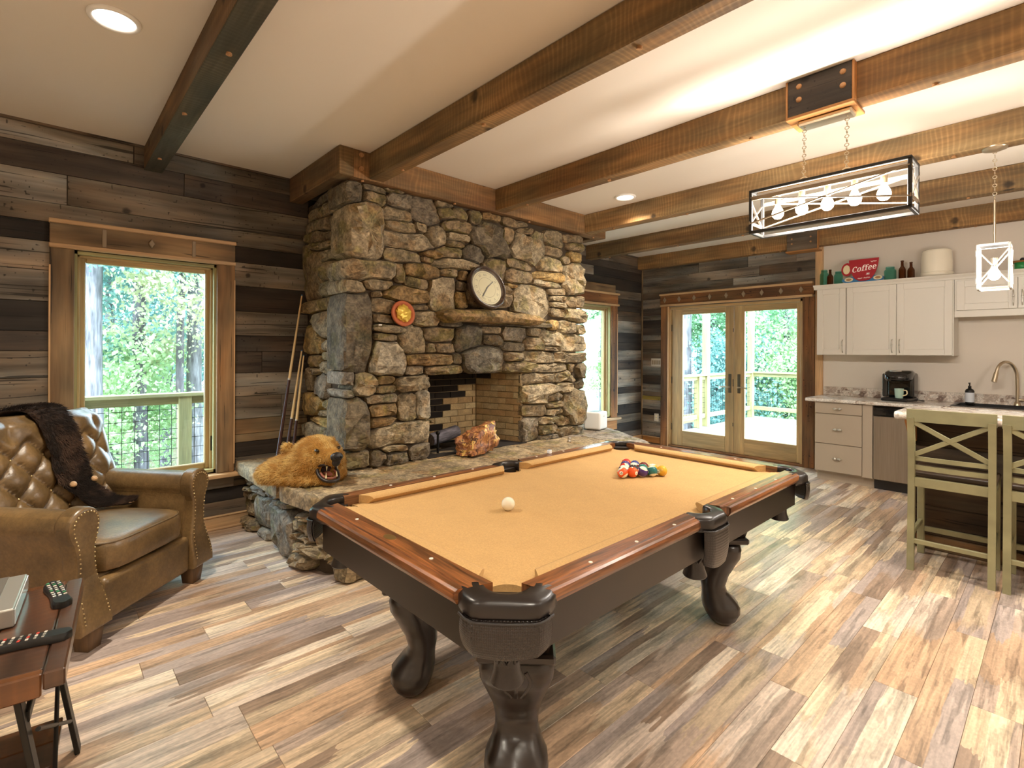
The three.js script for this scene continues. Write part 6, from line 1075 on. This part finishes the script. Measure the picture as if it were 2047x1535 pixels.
// ---------------------------------------------------------------- outside: deck, railings, woods
{
  reseed(900);
  const dk = thing('deck', 'pale board deck outside the windows and french doors', 'deck');
  for (let k = 0; k < 34; k++) part('deck_board', box(XW + WT + .01 + k * .147, XW + WT + .15 + k * .147, -.09, -.055, -4.9, 2.5, .004, 'z'), M.deck, dk);
  for (let k = 0; k < 10; k++) part('deck_board', box(-3, XW + WT, -.09, -.055, -4.74 - (k + 1) * .147, -4.74 - k * .147 - .006, .004, 'x'), M.deck, dk);
  part('joists', [box(-3, 12, -.3, -.1, -6.25, -6.2), box(12.0, 12.05, -.3, -.1, -4.9, 2.5), box(7.2, 12, -.3, -.1, -4.95, -4.9)], M.treated, dk);
  const rail = (a, b, posts, label, mesh = true) => {
    const r = thing('deck_railing', label, 'railing'), d = b.clone().sub(a), L = d.length(), u = d.clone().normalize(), pt = (t, y) => a.clone().addScaledVector(u, t).setY(y);
    part('top_rail', bar(pt(0, .965), pt(L, .965), .14, .036, .004), M.treated, r); part('sub_rail', bar(pt(0, .91), pt(L, .91), .04, .08, .003), M.treated, r); part('bottom_rail', bar(pt(0, .16), pt(L, .16), .04, .085, .003), M.treated, r);
    for (const [t, h] of posts) part('post', bar(pt(t, -.054), pt(t, h), .115, .115, .005, u), M.treated, r);
    if (mesh) { const w = []; for (let t = .05; t < L; t += .1) w.push(rod(pt(t, .16), pt(t, .92), .0028, .0028, 4)); for (let y = .22; y < .9; y += .1) w.push(rod(pt(0, y), pt(L, y), .0028, .0028, 4)); part('wire_mesh', w, M.blackMetal, r); }
  };
  rail(V(-3, 0, -6.12), V(6.6, 0, -6.12), [[.9, .95], [2.6, .95], [4.06, .95], [5.9, .95], [7.8, .95]], 'treated wood railing with wire mesh outside the left window');
  rail(V(7.3, 0, -4.86), V(11.9, 0, -4.86), [[2.1, .95], [2.42, 3.4], [4.55, 3.4]], 'treated wood railing with tall post left outside the doors');
  rail(V(11.9, 0, -4.86), V(11.9, 0, 2.4), [[2.0, .95], [4.0, .95]], 'treated wood railing across the far side of the deck');
  const dp = single('downpipe', rod(V(11.5, -.06, -4.98), V(11.5, 3.4, -4.98), .05, .05, 12), std('#39444e', .5), 'dark vertical pipe beside the deck corner post', 'pipe');
  // deck chair partly seen through the right pane
  const ch = thing('deck_chair', 'dark metal deck chair partly visible through the right door pane', 'chair', [9.35, -.055, -2.72], 1.9);
  part('frame', [tube([V(-.25, .017, .2), V(-.25, .4, .16), V(-.25, .45, -.15), V(-.25, .9, -.28)], .016, 24, 8), tube([V(.25, .017, .2), V(.25, .4, .16), V(.25, .45, -.15), V(.25, .9, -.28)], .016, 24, 8), rod(V(-.25, .42, -.1), V(-.25, .016, -.25), .014), rod(V(.25, .42, -.1), V(.25, .016, -.25), .014)], M.blackMetal, ch);
  part('seat', box(-.25, .25, .41, .43, -.18, .2, .006), M.blackMetal, ch); part('back', place(box(-.24, .24, 0, .4, -.008, .008, .004), [0, .48, -.17], [-.28, 0, 0]), M.blackMetal, ch);
  // forest floor, gently falling away
  struct('ground', (() => { const g = new THREE.PlaneGeometry(90, 90, 60, 60); g.rotateX(-Math.PI / 2); const p = g.attributes.position; for (let i = 0; i < p.count; i++) { const x = p.getX(i), z = p.getZ(i); p.setY(i, -1.6 + (f3(x * .12 + 40, 0, z * .12 + 40) - .5) * 1.4 - Math.max(0, -z - 9) * .02); } g.computeVertexNormals(); return uvm(g); })(), M.ground).userData.kind = 'structure';
  // leaf spray shared by all crowns
  const leafGeo = (() => { const gs = []; for (let k = 0; k < 9; k++) { const s = new THREE.BufferGeometry(), l = rr(.05, .085), w = l * .36; s.setAttribute('position', new THREE.BufferAttribute(new Float32Array([0, 0, 0, w, l * .5, .01, 0, l, 0, 0, 0, 0, 0, l, 0, -w, l * .5, .01]), 3)); s.computeVertexNormals(); place(s, [rr(-.16, .16), rr(-.12, .12), rr(-.16, .16)], [rr(-1.6, 1.6), rr(0, 6), rr(-1.2, 1.2)]); gs.push(s); } return join(gs); })();
  const tree = (x, z, h, r, lean, tm, lm, n, spread, y0, label) => {
    const t = thing('forest_tree', label, 'tree', [x, 0, z], 0, 'trees in the woods');
    const rings = []; for (let i = 0; i <= 10; i++) { const q = i / 10, rad = r * (1 - q * .6), c = V(lean * q * q * h * .1 + (n3(q * 4, x, z) - .5) * .2, -1.9 + q * (h + 1.9), (n3(q * 4, z, x) - .5) * .2), ring = []; for (let k = 0; k < 9; k++) { const a = k / 9 * 6.283; ring.push(V(c.x + Math.cos(a) * rad, c.y, c.z + Math.sin(a) * rad)); } rings.push(ring); }
    const tg = loft(rings); { const p = tg.attributes.position, uv = new Float32Array(p.count * 2); for (let i = 0; i < p.count; i++) { uv[i * 2] = Math.atan2(p.getZ(i), p.getX(i)) * r; uv[i * 2 + 1] = p.getY(i); } tg.setAttribute('uv', new THREE.BufferAttribute(uv, 2)); }
    part('trunk', tg, M.trunk[tm], t);
    const br = []; for (let k = 0; k < 7; k++) { const y = Math.max(y0, .3) + (h - Math.max(y0, .3)) * rr(.1, .8), a = rr(0, 6.283), l = spread * rr(.5, .95); br.push(tube([V(lean * .05 * h * (y / h), y, 0), V(Math.cos(a) * l * .5, y + .3, Math.sin(a) * l * .5), V(Math.cos(a) * l, y + rr(.2, .9), Math.sin(a) * l)], r * .16, 8, 5)); } part('branches', br, M.trunk[tm], t);
    const im = new THREE.InstancedMesh(leafGeo, M.leaf[lm], n * 3), m = new THREE.Matrix4(), q = new THREE.Quaternion(), e = new THREE.Euler();
    const blobs = Array.from({ length: 26 }, () => { const a = rr(0, 6.283), d = spread * Math.sqrt(rnd()); return [Math.cos(a) * d, y0 + (Math.min(h, 8) * 1.02 - y0) * rnd(), Math.sin(a) * d, rr(.35, .9)]; });
    for (let k = 0; k < n * 3; k++) { const b = blobs[Math.floor(rnd() * blobs.length)], g = () => (rnd() + rnd() + rnd() - 1.5) * 1.3; e.set(rr(-1, 1), rr(0, 6.3), rr(-1, 1)); q.setFromEuler(e); const s = rr(.8, 1.7); m.compose(V(b[0] + g() * b[3], b[1] + g() * b[3] * .55, b[2] + g() * b[3]), q, V(s, s, s)); im.setMatrixAt(k, m); }
    im.name = 'foliage'; im.userData = { kind: 'stuff' }; shadows(im); t.add(im);
  };
  // seen through the left window: x, z, height, trunk radius, lean, bark, leaf, sprays, crown width, crown foot
  const L = [
    [.62, -11, 12, .15, -.05, 1, 2, 420, 1.6, 3.0, 'pale-barked tree standing leftmost outside the left window'], [1.05, -13.5, 12, .10, .05, 0, 4, 500, 1.8, 2.4, 'slim grey tree close right of the pale-barked one'],
    [1.4, -12.2, 12, .13, 0, 2, 4, 420, 1.6, 2.6, 'dark straight tree in the middle of the left window view'], [2.05, -12, 12, .08, .1, 2, 3, 520, 1.5, .9, 'thin tree with yellowish leaves low over the railing'], [2.35, -12.4, 12, .16, 0, 0, 4, 420, 1.7, 3.2, 'grey tree at the right edge of the left window view'],
    [-.4, -14, 12, .16, 0, 0, 2, 700, 2.2, 1.2, 'leafy tree hidden beyond the left window casing'], [.9, -17, 14, .14, 0, 0, 4, 1000, 2.6, .2, 'second-row leafy tree behind the pale-barked trunk'], [2.6, -17.5, 14, .14, 0, 2, 2, 1000, 2.6, .2, 'second-row leafy tree behind the yellowish sapling'], [4.4, -17, 14, .14, 0, 0, 4, 1000, 2.6, .2, 'second-row leafy tree toward the chimney side'],
    [1.7, -24, 18, .2, 0, 0, 4, 2400, 4.2, -1, 'far leafy tree closing the view behind the left window'], [5.6, -25, 18, .2, 0, 0, 4, 2400, 4.2, -1, 'far leafy tree right of the closing one'], [-2.4, -24, 18, .2, 0, 0, 2, 2200, 4.2, -1, 'far leafy tree left of the closing one'], [1.0, -13, 1.4, .03, 0, 2, 1, 500, 1.2, -1, 'low bright bush behind the left railing mesh']];
  for (const a of L) tree(...a);
  const Rr = [
    [13.6, -7.35, 12, .17, 0, 1, 1, 420, 1.4, 3.2, 'thick pale spotted trunk seen in the left door pane'], [14.6, -8.2, 12, .12, 0, 1, 0, 420, 1.4, 2.8, 'slim pale trunk at the left edge of the left door pane'], [15.2, -7.3, 12, .13, 0, 2, 0, 700, 1.7, 1.6, 'dark trunk right of the tall deck post'], [15, -5.25, 10, .1, .35, 2, 1, 520, 1.8, 1.2, 'leaning dark tree in the right door pane'], [15.4, -5.0, 10, .08, -.25, 0, 0, 420, 1.6, 1.0, 'second leaning tree crossing the first in the right pane'],
    [18.5, -9.5, 14, .16, 0, 2, 0, 1200, 2.4, -.2, 'leafy tree behind the pale trunks past the deck'], [19, -7.2, 14, .16, 0, 0, 1, 1200, 2.4, -.4, 'leafy tree centred behind the deck corner post'], [19, -5.2, 14, .16, 0, 0, 1, 1200, 2.4, -.4, 'leafy tree at the right end of the deck view'], [26, -12, 18, .2, 0, 0, 1, 2400, 4, -1.5, 'far leafy tree left beyond the deck'], [27, -7.5, 18, .2, 0, 0, 3, 2400, 4, -1.5, 'far leafy tree right beyond the deck'],
    [14.4, -6.3, 1.6, .03, 0, 2, 4, 600, 1.1, -1, 'low shrub behind the far deck railing, nearest the corner post'], [14.6, -4.6, 1.8, .03, 0, 2, 1, 600, 1.1, -1, 'low shrub behind the far deck railing, toward the deck chair'],
    [13.5, -10.3, 12, .14, 0, 0, 1, 900, 2.0, .2, 'leafy tree outside the window right of the chimney, near'], [18, -13.7, 14, .16, 0, 0, 0, 1500, 3, -.5, 'leafy tree outside the window right of the chimney, far']];
  for (const a of Rr) tree(...a);
}

renderer.render(scene, camera);
